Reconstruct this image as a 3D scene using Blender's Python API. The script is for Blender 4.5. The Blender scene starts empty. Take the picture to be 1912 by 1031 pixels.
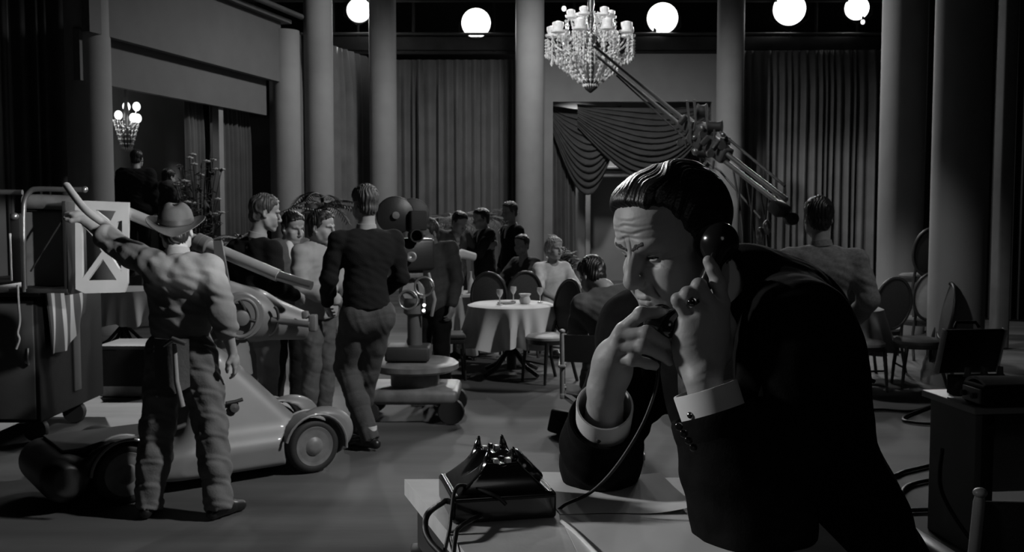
import bpy, bmesh, math, random
import numpy as np
from mathutils import Vector, Matrix, noise as mnoise
S = bpy.context.scene
COL = S.collection
RND = random.Random(7)
PI = math.pi
D2R = math.pi / 180
# ------------------------------------------------------------------ camera frame (1912 x 1031)
FPX, CX, CY, CAMH, PITCH = 1900.0, 956.0, 515.5, 1.72, math.atan(125 / 1900.0)
def P(px, py, Y):
    """world point seen at pixel px,py at world distance Y"""
    sx, sy = (px - CX) / FPX, (CY - py) / FPX
    dy = math.cos(PITCH) + sy * math.sin(PITCH); dz = -math.sin(PITCH) + sy * math.cos(PITCH)
    t = Y / dy
    return Vector((sx * t, Y, CAMH + dz * t))
def G(px, py, z=0.0):
    sx, sy = (px - CX) / FPX, (CY - py) / FPX
    dy = math.cos(PITCH) + sy * math.sin(PITCH); dz = -math.sin(PITCH) + sy * math.cos(PITCH)
    t = (z - CAMH) / dz
    return Vector((sx * t, dy * t, z))
def XP(px, Y):
    return P(px, 400, Y).x
# ------------------------------------------------------------------ materials
MATS = {}
def mat(name, v, rough=.6, metal=0., var=.12, scale=6., bump=0., bscale=40., spec=.5, stretch=(1, 1, 1), trans=0., emit=0., sheen=0., coat=0.):
    if name in MATS: return MATS[name]
    m = bpy.data.materials.new(name); m.use_nodes = True
    nt = m.node_tree; b = nt.nodes['Principled BSDF']
    b.inputs['Roughness'].default_value = rough; b.inputs['Metallic'].default_value = metal
    b.inputs['Specular IOR Level'].default_value = spec
    if trans: b.inputs['Transmission Weight'].default_value = trans
    if sheen: b.inputs['Sheen Weight'].default_value = sheen
    if coat: b.inputs['Coat Weight'].default_value = coat
    if emit:
        b.inputs['Emission Color'].default_value = (1, 1, 1, 1); b.inputs['Emission Strength'].default_value = emit
    tc = nt.nodes.new('ShaderNodeTexCoord'); mp = nt.nodes.new('ShaderNodeMapping')
    mp.inputs['Scale'].default_value = stretch
    nt.links.new(tc.outputs['Object'], mp.inputs['Vector'])
    n = nt.nodes.new('ShaderNodeTexNoise'); n.inputs['Scale'].default_value = scale; n.inputs['Detail'].default_value = 5
    nt.links.new(mp.outputs['Vector'], n.inputs['Vector'])
    r = nt.nodes.new('ShaderNodeValToRGB')
    lo, hi = max(0, v * (1 - var)), v * (1 + var)
    r.color_ramp.elements[0].position = .3; r.color_ramp.elements[1].position = .7
    r.color_ramp.elements[0].color = (lo, lo, lo, 1); r.color_ramp.elements[1].color = (hi, hi, hi, 1)
    nt.links.new(n.outputs['Fac'], r.inputs['Fac']); nt.links.new(r.outputs['Color'], b.inputs['Base Color'])
    if bump:
        n2 = nt.nodes.new('ShaderNodeTexNoise'); n2.inputs['Scale'].default_value = bscale; n2.inputs['Detail'].default_value = 4
        nt.links.new(mp.outputs['Vector'], n2.inputs['Vector'])
        bp = nt.nodes.new('ShaderNodeBump'); bp.inputs['Strength'].default_value = bump; bp.inputs['Distance'].default_value = .01
        nt.links.new(n2.outputs['Fac'], bp.inputs['Height']); nt.links.new(bp.outputs['Normal'], b.inputs['Normal'])
    MATS[name] = m
    return m
# ------------------------------------------------------------------ objects
def wm(o):
    return (wm(o.parent) if o.parent else Matrix.Identity(4)) @ o.matrix_basis
def thing(name, label, cat, loc=(0, 0, 0), rotz=0., group=None):
    o = bpy.data.objects.new(name, None); COL.objects.link(o)
    o.empty_display_size = .1
    o.location = loc; o.rotation_euler = (0, 0, rotz)
    o['label'] = label; o['category'] = cat
    if group: o['group'] = group
    return o
def tag(o, label, cat, group=None):
    o['label'] = label; o['category'] = cat
    if group: o['group'] = group
    return o
def struct(o):
    o['kind'] = 'structure'; return o
def link(name, me, m, parent=None, world=True):
    """link a mesh (in world coordinates when world) as one object, origin at its base"""
    o = bpy.data.objects.new(name, me); COL.objects.link(o)
    if m: me.materials.append(m)
    if parent:
        o.parent = parent
        if world: me.transform(wm(parent).inverted())
    else:
        n = len(me.vertices)
        if n:
            co = np.empty(n * 3, np.float32); me.vertices.foreach_get('co', co); co = co.reshape(-1, 3)
            lo, hi = co.min(0), co.max(0)
            c = Vector(((lo[0] + hi[0]) / 2, (lo[1] + hi[1]) / 2, lo[2]))
            me.transform(Matrix.Translation(-c)); o.location = c
    return o
def dup(root, loc=None, rotz=None, label=None, group=None, scale=None):
    r = root.copy(); COL.objects.link(r)
    if loc is not None: r.location = loc
    if rotz is not None: r.rotation_euler = (0, 0, rotz)
    if scale is not None: r.scale = (scale,) * 3
    if label: r['label'] = label
    if group: r['group'] = group
    def rec(a, b):
        for ch in list(a.children):
            c = ch.copy(); COL.objects.link(c); c.parent = b
            rec(ch, c)
    rec(root, r)
    return r
class MB:
    """mesh builder: shapes are collected and linked as ONE object"""
    def __init__(s): s.v = []; s.f = []; s.flat = []
    def add(s, vs, fs, smooth=True):
        o = len(s.v); s.v += [tuple(v) for v in vs]
        for f in fs:
            s.f.append(tuple(i + o for i in f)); s.flat.append(not smooth)
        return s
    def box(s, c, size, rot=None, bev=0.):
        hx, hy, hz = size[0] / 2, size[1] / 2, size[2] / 2
        M = rot.to_4x4() if rot is not None else Matrix.Identity(4)
        b = min(bev, hx * .9, hy * .9, hz * .9)
        if b <= 0:
            vs = [(x, y, z) for z in (-hz, hz) for y in (-hy, hy) for x in (-hx, hx)]
            fs = [(0, 2, 3, 1), (4, 5, 7, 6), (0, 1, 5, 4), (2, 6, 7, 3), (0, 4, 6, 2), (1, 3, 7, 5)]
            c = Vector(c)
            return s.add([c + (M @ Vector(v)) for v in vs], fs, False)
        bm = bmesh.new(); bmesh.ops.create_cube(bm, size=1)
        bmesh.ops.scale(bm, vec=(hx * 2, hy * 2, hz * 2), verts=bm.verts)
        bmesh.ops.bevel(bm, geom=bm.edges[:], offset=b, segments=2, profile=.5, affect='EDGES')
        bm.verts.index_update(); c = Vector(c)
        vs = [c + (M @ v.co) for v in bm.verts]; fs = [[v.index for v in f.verts] for f in bm.faces]
        bm.free(); return s.add(vs, fs, False)
    def bar(s, a, b, w, h, bev=0., up=(0, 0, 1)):
        a, b = Vector(a), Vector(b); d = b - a; L = d.length; z = d.normalized()
        u = Vector(up)
        if abs(z.dot(u)) > .98: u = Vector((0, 1, 0))
        x = u.cross(z).normalized(); y = z.cross(x)
        R = Matrix((x, y, z)).transposed()
        return s.box((a + b) / 2, (w, h, L), R, bev)
    def tube(s, pts, r, seg=10, cap=True, close=False):
        pts = [Vector(p) for p in pts]; n = len(pts)
        rs = r if isinstance(r, (list, tuple)) else [r] * n
        vs = []; prev = None
        for i, p in enumerate(pts):
            if close: t = (pts[(i + 1) % n] - pts[i - 1])
            else: t = pts[min(i + 1, n - 1)] - pts[max(i - 1, 0)]
            t = t.normalized() if t.length > 1e-9 else Vector((0, 0, 1))
            if prev is None:
                u = Vector((0, 0, 1)) if abs(t.z) < .9 else Vector((1, 0, 0))
                x = u.cross(t).normalized()
            else:
                x = (prev - t * prev.dot(t))
                x = x.normalized() if x.length > 1e-6 else t.orthogonal().normalized()
            prev = x; y = t.cross(x)
            for k in range(seg):
                a = 2 * PI * k / seg
                vs.append(p + (x * math.cos(a) + y * math.sin(a)) * rs[i])
        fs = []
        m = n if close else n - 1
        for i in range(m):
            for k in range(seg):
                a, b = i * seg + k, i * seg + (k + 1) % seg
                j = ((i + 1) % n) * seg
                fs.append((a, b, j + (k + 1) % seg, j + k))
        if cap and not close:
            fs.append(tuple(range(seg - 1, -1, -1))); fs.append(tuple((n - 1) * seg + k for k in range(seg)))
        return s.add(vs, fs)
    def lathe(s, prof, c=(0, 0, 0), axis=(0, 0, 1), seg=24, sx=1., sy=1., cap=True):
        """prof: (radius, height) pairs along axis"""
        z = Vector(axis).normalized(); x = (Vector((1, 0, 0)) if abs(z.x) < .9 else Vector((0, 1, 0)))
        x = (x - z * x.dot(z)).normalized(); y = z.cross(x); c = Vector(c)
        vs = []
        for (r, h) in prof:
            for k in range(seg):
                a = 2 * PI * k / seg
                vs.append(c + z * h + x * (math.cos(a) * r * sx) + y * (math.sin(a) * r * sy))
        fs = []
        for i in range(len(prof) - 1):
            for k in range(seg):
                fs.append((i * seg + k, i * seg + (k + 1) % seg, (i + 1) * seg + (k + 1) % seg, (i + 1) * seg + k))
        if cap:
            if prof[0][0] > 1e-5: fs.append(tuple(range(seg - 1, -1, -1)))
            if prof[-1][0] > 1e-5: fs.append(tuple((len(prof) - 1) * seg + k for k in range(seg)))
        return s.add(vs, fs)
    def ell(s, c, r, seg=14, rings=8, R=None):
        c = Vector(c); vs = []; fs = []
        for i in range(rings + 1):
            t = PI * i / rings
            for k in range(seg):
                a = 2 * PI * k / seg
                p = Vector((math.sin(t) * math.cos(a) * r[0], math.sin(t) * math.sin(a) * r[1], math.cos(t) * r[2]))
                if R is not None: p = R @ p
                vs.append(c + p)
        for i in range(rings):
            for k in range(seg):
                fs.append((i * seg + k, (i + 1) * seg + k, (i + 1) * seg + (k + 1) % seg, i * seg + (k + 1) % seg))
        return s.add(vs, fs)
    def prism(s, pts, off, smooth=False):
        """planar outline pts (3D) extruded by vector off"""
        pts = [Vector(p) for p in pts]; off = Vector(off); n = len(pts)
        vs = pts + [p + off for p in pts]
        fs = [tuple(range(n - 1, -1, -1)), tuple(range(n, 2 * n))] + [(i, (i + 1) % n, n + (i + 1) % n, n + i) for i in range(n)]
        return s.add(vs, fs, smooth)
    def grid(s, fn, nu, nv, thick=0., closeu=False):
        """surface fn(u,v), u,v in 0..1; thickness along the normal"""
        P0 = [[Vector(fn(i / nu, j / nv)) for j in range(nv + 1)] for i in range(nu + (0 if closeu else 1))]
        n1 = len(P0); w = nv + 1
        vs = [p for row in P0 for p in row]
        fs = []
        for i in range(nu):
            for j in range(nv):
                a = i * w + j; b = ((i + 1) % n1) * w + j
                fs.append((a, b, b + 1, a + 1))
        if thick:
            N = [Vector((0, 0, 0)) for _ in vs]
            for f in fs:
                nn = (vs[f[1]] - vs[f[0]]).cross(vs[f[3]] - vs[f[0]])
                for i in f: N[i] += nn
            o = len(vs)
            vs2 = [v - (N[i].normalized() * thick if N[i].length > 0 else N[i]) for i, v in enumerate(vs)]
            fs2 = [tuple(o + i for i in reversed(f)) for f in fs]
            side = []
            for i in range(nu):
                a, b = i * w, ((i + 1) % n1) * w
                side.append((b, a, o + a, o + b)); side.append((a + nv, b + nv, o + b + nv, o + a + nv))
            if not closeu:
                for j in range(nv):
                    side.append((j, j + 1, o + j + 1, o + j)); k = nu * w
                    side.append((k + j + 1, k + j, o + k + j, o + k + j + 1))
            vs = vs + vs2; fs = fs + fs2 + side
        return s.add(vs, fs)
    def build(s, name, m, parent=None, world=True):
        me = bpy.data.meshes.new(name)
        me.from_pydata(s.v, [], s.f)
        me.polygons.foreach_set('use_smooth', [not x for x in s.flat])
        me.update(); 
        try: me.set_sharp_from_angle(angle=50 * D2R)
        except Exception: pass
        return link(name, me, m, parent, world)
def arc(c, r, a0, a1, n, ax=(1, 0, 0), ay=(0, 0, 1)):
    c, ax, ay = Vector(c), Vector(ax), Vector(ay)
    return [c + ax * (r * math.cos((a0 + (a1 - a0) * i / n) * D2R)) + ay * (r * math.sin((a0 + (a1 - a0) * i / n) * D2R)) for i in range(n + 1)]
def spline(pts, n=8):
    pts = [Vector(p) for p in pts]; out = []
    for i in range(len(pts) - 1):
        p0, p1, p2, p3 = pts[max(i - 1, 0)], pts[i], pts[i + 1], pts[min(i + 2, len(pts) - 1)]
        for k in range(n):
            t = k / n
            out.append(.5 * ((2 * p1) + (p2 - p0) * t + (2 * p0 - 5 * p1 + 4 * p2 - p3) * t * t + (3 * p1 - p0 - 3 * p2 + p3) * t ** 3))
    out.append(pts[-1]); return out
# ------------------------------------------------------------------ organic shapes: a distance field meshed into one skin
class Field:
    def __init__(s, lo, hi, h):
        s.h = h; s.lo = np.array(lo, np.float64)
        s.n = np.ceil((np.array(hi, np.float64) - s.lo) / h).astype(int) + 1
        s.ax = [(s.lo[i] + h * np.arange(s.n[i])).astype(np.float32) for i in range(3)]
        s.f = np.full(tuple(s.n), 1.0, np.float32)
        s.M = Matrix.Identity(4); s.sc = 1.0
    def pt(s, p): return np.array(s.M @ Vector(p), np.float32)
    def _win(s, lo, hi, pad):
        sl = []
        for i in range(3):
            a = int(np.floor((lo[i] - pad - s.lo[i]) / s.h)); b = int(np.ceil((hi[i] + pad - s.lo[i]) / s.h)) + 1
            a = max(a, 0); b = min(b, s.n[i])
            if b <= a: return None
            sl.append(slice(a, b))
        return tuple(sl)
    def _op(s, w, d, op, k):
        f = s.f[w]
        if op == 's': d = -d
        if k > 0:
            hh = np.maximum(k - np.abs(f - d), 0) / k; hh = hh * hh * k * .25
        else: hh = 0
        s.f[w] = np.minimum(f, d) - hh if op == 'u' else np.maximum(f, d) + hh
    def _xyz(s, w):
        return s.ax[0][w[0]][:, None, None], s.ax[1][w[1]][None, :, None], s.ax[2][w[2]][None, None, :]
    def ell(s, c, r, R=None, op='u', k=.01):
        k *= s.sc; c = s.pt(c); r = np.array(r, np.float32) * s.sc
        B = s.M.to_3x3().normalized()
        if R is not None: B = B @ R.to_3x3()
        A = np.array(B.transposed(), np.float32)
        ext = np.sqrt(((np.abs(A.T) * r[None, :]) ** 2).sum(1)) + 0
        w = s._win(c - ext, c + ext, k + 2 * s.h)
        if w is None: return s
        x, y, z = s._xyz(w); x = x - c[0]; y = y - c[1]; z = z - c[2]
        q = [A[i, 0] * x + A[i, 1] * y + A[i, 2] * z for i in range(3)]
        k0 = np.sqrt((q[0] / r[0]) ** 2 + (q[1] / r[1]) ** 2 + (q[2] / r[2]) ** 2)
        k1 = np.sqrt((q[0] / r[0] ** 2) ** 2 + (q[1] / r[1] ** 2) ** 2 + (q[2] / r[2] ** 2) ** 2) + 1e-6
        s._op(w, (k0 * (k0 - 1) / k1).astype(np.float32), op, k); return s
    def cone(s, a, b, ra, rb=None, op='u', k=.01, flat=None):
        """round cone; flat=(axis vector, factor<1) squashes it along an axis"""
        if rb is None: rb = ra
        k *= s.sc; ra *= s.sc; rb *= s.sc; a = s.pt(a); b = s.pt(b)
        R = max(ra, rb)
        w = s._win(np.minimum(a, b) - R, np.maximum(a, b) + R, k + 2 * s.h)
        if w is None: return s
        x, y, z = s._xyz(w); x = x - a[0]; y = y - a[1]; z = z - a[2]
        d = b - a; L = float((d * d).sum()) + 1e-12
        t = np.clip((x * d[0] + y * d[1] + z * d[2]) / L, 0, 1)
        x = x - t * d[0]; y = y - t * d[1]; z = z - t * d[2]
        q = x * x + y * y + z * z
        if flat:
            fa = np.array((s.M.to_3x3() @ Vector(flat[0])).normalized(), np.float32)
            p = x * fa[0] + y * fa[1] + z * fa[2]
            q = q + p * p * (1 / flat[1] ** 2 - 1)
        s._op(w, (np.sqrt(q) - (ra + (rb - ra) * t)).astype(np.float32), op, k); return s
    def chain(s, pts, rs, op='u', k=.01, flat=None):
        if not isinstance(rs, (list, tuple)): rs = [rs] * len(pts)
        for i in range(len(pts) - 1): s.cone(pts[i], pts[i + 1], rs[i], rs[i + 1], op, k, flat)
        return s
    def box(s, c, half, R=None, rnd=.01, op='u', k=.01):
        k *= s.sc; c = s.pt(c); hf = np.array(half, np.float32) * s.sc; rnd *= s.sc
        B = s.M.to_3x3().normalized()
        if R is not None: B = B @ R.to_3x3()
        A = np.array(B.transposed(), np.float32)
        ext = (np.abs(A.T) * hf[None, :]).sum(1)
        w = s._win(c - ext, c + ext, k + 2 * s.h)
        if w is None: return s
        x, y, z = s._xyz(w); x = x - c[0]; y = y - c[1]; z = z - c[2]
        q = [np.abs(A[i, 0] * x + A[i, 1] * y + A[i, 2] * z) - (hf[i] - rnd) for i in range(3)]
        d = np.sqrt(sum(np.maximum(v, 0) ** 2 for v in q)) + np.minimum(np.maximum(np.maximum(q[0], q[1]), q[2]), 0) - rnd
        s._op(w, d.astype(np.float32), op, k); return s
    def cut(s, p, n, k=0.):
        """keep the side opposite to n"""
        p = s.pt(p); n = np.array((s.M.to_3x3() @ Vector(n)).normalized(), np.float32)
        x, y, z = s.ax[0][:, None, None], s.ax[1][None, :, None], s.ax[2][None, None, :]
        d = (x - p[0]) * n[0] + (y - p[1]) * n[1] + (z - p[2]) * n[2]
        s._op((slice(None),) * 3, d.astype(np.float32), 'i', k); return s
    def mesh(s, name, smooth=1):
        f = s.f.copy()
        f[0] = f[-1] = 1; f[:, 0] = f[:, -1] = 1; f[:, :, 0] = f[:, :, -1] = 1
        f = np.where(f == 0, 1e-7, f)
        ins = f < 0
        nx, ny, nz = f.shape
        c = np.zeros((nx - 1, ny - 1, nz - 1), np.int8)
        for i in (0, 1):
            for j in (0, 1):
                for k in (0, 1): c += ins[i:nx - 1 + i, j:ny - 1 + j, k:nz - 1 + k]
        act = (c > 0) & (c < 8)
        ci = np.argwhere(act); N = len(ci)
        idx = np.full(act.shape, -1, np.int32); idx[act] = np.arange(N)
        acc = np.zeros((N, 3)); cnt = np.zeros(N)
        corners = [(i, j, k) for i in (0, 1) for j in (0, 1) for k in (0, 1)]
        for a in corners:
            for d in range(3):
                if a[d]: continue
                b = list(a); b[d] = 1
                fa = f[ci[:, 0] + a[0], ci[:, 1] + a[1], ci[:, 2] + a[2]]; fb = f[ci[:, 0] + b[0], ci[:, 1] + b[1], ci[:, 2] + b[2]]
                m = (fa < 0) != (fb < 0)
                t = np.where(m, fa / np.where(m, fa - fb, 1), 0)
                p = np.tile(np.array(a, float), (N, 1)); p[:, d] += t
                acc += p * m[:, None]; cnt += m
        V = (acc / np.maximum(cnt, 1)[:, None] + ci) * s.h + s.lo
        quads = []
        for d in range(3):
            u, v = (d + 1) % 3, (d + 2) % 3
            lo = [slice(None)] * 3; hi = [slice(None)] * 3
            lo[d] = slice(0, -1); hi[d] = slice(1, None)
            A, B = ins[tuple(lo)], ins[tuple(hi)]
            e = np.argwhere(A != B)
            ok = (e[:, u] > 0) & (e[:, v] > 0) & (e[:, u] < f.shape[u] - 1) & (e[:, v] < f.shape[v] - 1)
            e = e[ok]; fl = A[e[:, 0], e[:, 1], e[:, 2]]
            q = []
            for (du, dv) in ((1, 1), (0, 1), (0, 0), (1, 0)):
                g = e.copy(); g[:, u] -= du; g[:, v] -= dv
                q.append(idx[g[:, 0], g[:, 1], g[:, 2]])
            q = np.stack(q, 1); q[~fl] = q[~fl][:, ::-1]
            quads.append(q)
        Q = np.concatenate(quads).astype(np.int32)
        for _ in range(smooth):
            E = np.concatenate([Q[:, [0, 1]], Q[:, [1, 2]], Q[:, [2, 3]], Q[:, [3, 0]]])
            sm = np.zeros_like(V); ct = np.zeros(N)
            for a, b in ((0, 1), (1, 0)):
                for d in range(3): sm[:, d] += np.bincount(E[:, a], V[E[:, b], d], N)
                ct += np.bincount(E[:, a], minlength=N)
            V = .5 * V + .5 * sm / np.maximum(ct, 1)[:, None]
        me = bpy.data.meshes.new(name)
        nf = len(Q)
        me.vertices.add(N); me.vertices.foreach_set('co', V.astype(np.float32).ravel())
        me.loops.add(nf * 4); me.loops.foreach_set('vertex_index', Q.ravel())
        me.polygons.add(nf); me.polygons.foreach_set('loop_start', np.arange(0, nf * 4, 4, dtype=np.int32))
        me.polygons.foreach_set('loop_total', np.full(nf, 4, np.int32))
        me.polygons.foreach_set('use_smooth', np.ones(nf, bool))
        me.update(calc_edges=True); me.validate()
        return me
def displace(me, fn):
    """move vertices along their normals by fn(co, normal) (vectorised)"""
    n = len(me.vertices); co = np.empty(n * 3, np.float32); me.vertices.foreach_get('co', co); co = co.reshape(-1, 3)
    no = np.empty(n * 3, np.float32); me.vertex_normals.foreach_get('vector', no); no = no.reshape(-1, 3)
    co = co + no * fn(co, no)[:, None]
    me.vertices.foreach_set('co', co.astype(np.float32).ravel()); me.update()
def fold(co, k1, k2, seed=0):
    """soft cloth folds: warped sines"""
    r = np.random.RandomState(seed); out = 0
    for i in range(4):
        d = r.normal(size=3); d /= np.linalg.norm(d); d2 = r.normal(size=3)
        ph = co @ d * (k1 + (k2 - k1) * i / 3)
        out = out + np.sin(ph + 1.5 * np.sin(co @ d2 * k1 * .45 + i) + i * 1.7)
    return out / 4
def join_meshes(meshes, name):
    bm = bmesh.new()
    for m in meshes: bm.from_mesh(m)
    me = bpy.data.meshes.new(name); bm.to_mesh(me); bm.free()
    me.polygons.foreach_set('use_smooth', [True] * len(me.polygons))
    return me
def eul(rx, ry, rz): return Matrix.Rotation(rx * D2R, 3, 'X') @ Matrix.Rotation(ry * D2R, 3, 'Y') @ Matrix.Rotation(rz * D2R, 3, 'Z')
# ================================================================== materials of the place
m_floor = mat('stage_floor', .085, .75, spec=.25, var=.35, scale=1.1, stretch=(.35, 2.2, 1), bump=.12, bscale=30)
m_plaster = mat('painted_flat', .30, .8, var=.06, scale=3)
m_panel = mat('cream_panel', .26, .75, var=.07, scale=2.5)
m_black = mat('soot_black', .012, .8)
m_dark = mat('dark_paint', .03, .6)
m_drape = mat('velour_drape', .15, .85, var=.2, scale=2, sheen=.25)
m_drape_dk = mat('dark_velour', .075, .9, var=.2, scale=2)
m_swag = mat('swag_velvet', .05, .7, var=.3, scale=3, sheen=.35)
m_steel = mat('steel_tube', .45, .35, metal=.85)
m_pipe = mat('painted_pipe', .10, .5)
m_wood = mat('dark_wood', .035, .45, var=.4, scale=4, stretch=(1, 1, .1))
m_lens = mat('lamp_lens', .9, .3, emit=6.)
m_glow = mat('bulb_glass', .9, .3, emit=1.6)
# ------------------------------------------------------------------ floor, ceiling, walls
def slab(name, c, size, m): return struct(MB().box(c, size).build(name, m))
slab('floor', (0, 11, -.05), (34, 30, .1), m_floor)
slab('ceiling', (0, 11, 8.65), (34, 30, .1), m_black)
slab('wall_back', (0, 25.6, 4.3), (34, .2, 8.6), m_black)
slab('wall_right', (11.6, 11, 4.3), (.2, 30, 8.6), m_black)
slab('wall_left', (-13, 11, 4.3), (.2, 30, 8.6), m_black)
# canted flat on the left with the bandstand alcove cut in it
A0 = Vector((-5.50, 13.9, 0)); A1 = Vector((-4.28, 18.9, 0)); AD = (A1 - A0).normalized(); AN = Vector((-AD.y, AD.x, 0))
def canted(a, b, z0, z1, off, th, name, m):
    p = A0 + AD * a + AN * off; q = A0 + AD * b + AN * off
    return struct(MB().prism([p + Vector((0, 0, z0)), q + Vector((0, 0, z0)), q + Vector((0, 0, z1)), p + Vector((0, 0, z1))], AN * th).build(name, m))
L_ = (A1 - A0).length
m_pan2 = mat('dim_panel', .14, .8, var=.08, scale=2)
canted(-.3, L_ + .1, 4.06, 5.15, 0, .12, 'wall_left_header', m_pan2)
canted(-.3, L_ - .2, 3.43, 4.10, .16, .1, 'wall_left_pelmet', m_pan2)
canted(-3.4, L_ + 1., 0, 5.0, 2.4, .1, 'wall_alcove', mat('alcove_wall', .22, .8, var=.12, scale=1.2))
canted(-.3, L_ + .3, 5.15, 5.22, -.12, .4, 'trim_1', m_pipe)
canted(3.35, 3.5, 0, 3.5, .22, .12, 'trim_2', m_panel)
st = A0 + AD * 1.9 + AN * 1.45
struct(MB().box((st.x, st.y, .36), (1.9, 5.6, .72), Matrix.Rotation(math.atan2(AD.y, AD.x) - PI / 2, 3, 'Z'), .02).build('trim_3', m_dark))
# centre flat with the curtained doorway
yb = 22.6
xl, xr = XP(1008, yb), XP(1345, yb); ol = XP(1032, yb); orr = XP(1326, yb)
struct(MB().prism([(xl, yb, 0), (ol, yb, 0), (ol, yb, 4.08), (orr, yb, 4.08), (orr, yb, 0), (xr, yb, 0), (xr, yb, 5.12), (xl, yb, 5.12)], (0, .12, 0)).build('wall_centre', m_panel))
slab('wall_beyond', ((ol + orr) / 2, 24.6, 2.3), (5.4, .1, 4.6), m_panel)
# inner doorway with a small pediment seen under the swag
xi0, xi1 = XP(1100, 24), XP(1205, 24)
b = MB()
b.box((xi0, 24.4, 1.25), (.12, .2, 2.5), None, .02); b.box((xi1, 24.4, 1.25), (.12, .2, 2.5), None, .02)
b.box(((xi0 + xi1) / 2, 24.38, 2.55), (xi1 - xi0 + .3, .26, .16), None, .02); b.box(((xi0 + xi1) / 2, 24.36, 2.70), (xi1 - xi0 + .46, .3, .08), None, .02)
b.prism([(xi0 - .15, 24.3, 2.75), (xi1 + .15, 24.3, 2.75), ((xi0 + xi1) / 2, 24.3, 3.2)], (0, .15, 0))
struct(b.build('door_1', mat('door_casing', .42, .6)))
# ------------------------------------------------------------------ columns
def column(px, wpx, Y, label, h=8.6):
    r = wpx / 2 * Y / FPX; x = XP(px, Y)
    t = thing('column', label, 'column', (x, Y, 0), group='round painted columns around the set')
    MB().lathe([(r * 1.18, .0), (r * 1.18, .1), (r * 1.12, .14), (r * 1.12, .2), (r * 1.02, .26)], (x, Y, 0), seg=40).build('base', m_plaster, t)
    b = MB(); b.lathe([(r, .24), (r, h * .4), (r, h * .8), (r, h)], (x, Y, 0), seg=56)
    b.build('shaft', m_plaster, t)
    return t
column(148, 66, 18, 'column mostly hidden behind the broad column at left, a pale strip')
column(172, 80, 14, 'broad round column behind the crane basket at far left')
column(535, 56, 19.2, 'short dim column closing the end of the slanted left wall', 5.03)
column(598, 53, 20, 'round column brightly lit at its top, behind the man in the light shirt')
column(717, 50, 21.6, 'round column rising behind the movie camera magazine')
column(989, 53, 21, 'round column just left of the crystal chandelier and the draped doorway')
column(1360, 50, 21.6, 'round column behind the microphone boom, right of the draped doorway')
column(1681, 80, 14.2, 'broad round column right of the long curtain, behind the oval-back chairs')
column(1790, 100, 10.0, 'nearest and widest column, dim, behind the sound desk')
x = XP(1872, 12.5)
tag(MB().box((x, 12.5, 4.2), (.17, .22, 8.4), None, .03).build('pilaster', mat('dim_pilaster', .10, .8)), 'narrow dark pilaster near the right edge of the view', 'pilaster')
# ------------------------------------------------------------------ curtains
def curtain(a, b, z0, z1, n, amp, m, label, seed, hem=.35):
    rr = random.Random(seed); a, b = Vector(a), Vector(b); d = (b - a); L = d.length; d.normalize(); nn = Vector((d.y, -d.x, 0))
    ph = [0]
    for i in range(n): ph.append(ph[-1] + rr.uniform(.55, 1.5))
    tot = ph[-1]; am = [rr.uniform(.45, 1.1) for _ in range(n + 1)]
    def prof(u):
        t = u * tot
        for i in range(n):
            if t <= ph[i + 1]: break
        f = (t - ph[i]) / (ph[i + 1] - ph[i])
        return am[i] * (.5 - .5 * math.cos(2 * PI * f)) ** .8, f, am[i]
    def fn(u, v):
        w, f, A = prof(u); top = min(1, max(0, (1 - v) * 6)); k = .35 + .65 * top
        sway = .012 * math.sin(u * 37 + v * 3) * (1 - v)
        q = a + d * (L * u + sway) + nn * (amp * w * k)
        return (q.x, q.y, z0 + (z1 - z0) * v)
    b_ = MB().grid(fn, n * 12, 14, .008)
    o = b_.build('curtain', m)
    return tag(o, label, 'curtain', 'pleated curtains hung around the set')
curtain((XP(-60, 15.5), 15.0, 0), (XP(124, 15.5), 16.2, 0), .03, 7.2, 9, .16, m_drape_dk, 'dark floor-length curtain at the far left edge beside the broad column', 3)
curtain((XP(548, 19.6), 19.6, 0), (XP(694, 23), 23.0, 0), .03, 5.08, 12, .2, m_drape, 'pleated curtain on the left return between the two slim columns', 5)
curtain((XP(700, 23), 23.1, 0), (XP(975, 23), 23.1, 0), .03, 5.06, 18, .24, m_drape, 'wide pleated curtain behind the movie camera, left of the centre column', 8)
curtain((XP(1378, 22.4), 22.5, 0), (XP(1650, 22.4), 22.4, 0), .03, 5.17, 19, .24, m_drape, 'wide pleated curtain at right, behind the man in the grey jacket', 11)
curtain((XP(1700, 16), 16.5, 0), (XP(2000, 16), 15.0, 0), .03, 8.3, 20, .15, m_black, 'black masking curtain filling the dark right edge', 13)
# alcove side curtains
p = A0 + AD * 2.75 + AN * .5; q = A0 + AD * 3.32 + AN * .5
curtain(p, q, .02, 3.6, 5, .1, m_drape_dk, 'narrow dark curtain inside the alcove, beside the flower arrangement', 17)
p = A0 + AD * 3.55 + AN * .5; q = A0 + AD * 4.9 + AN * .5
curtain(p, q, 0.0, 3.6, 10, .1, m_drape_dk, 'dim curtain under the slanted wall pelmet, left of the short column', 19)
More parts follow.
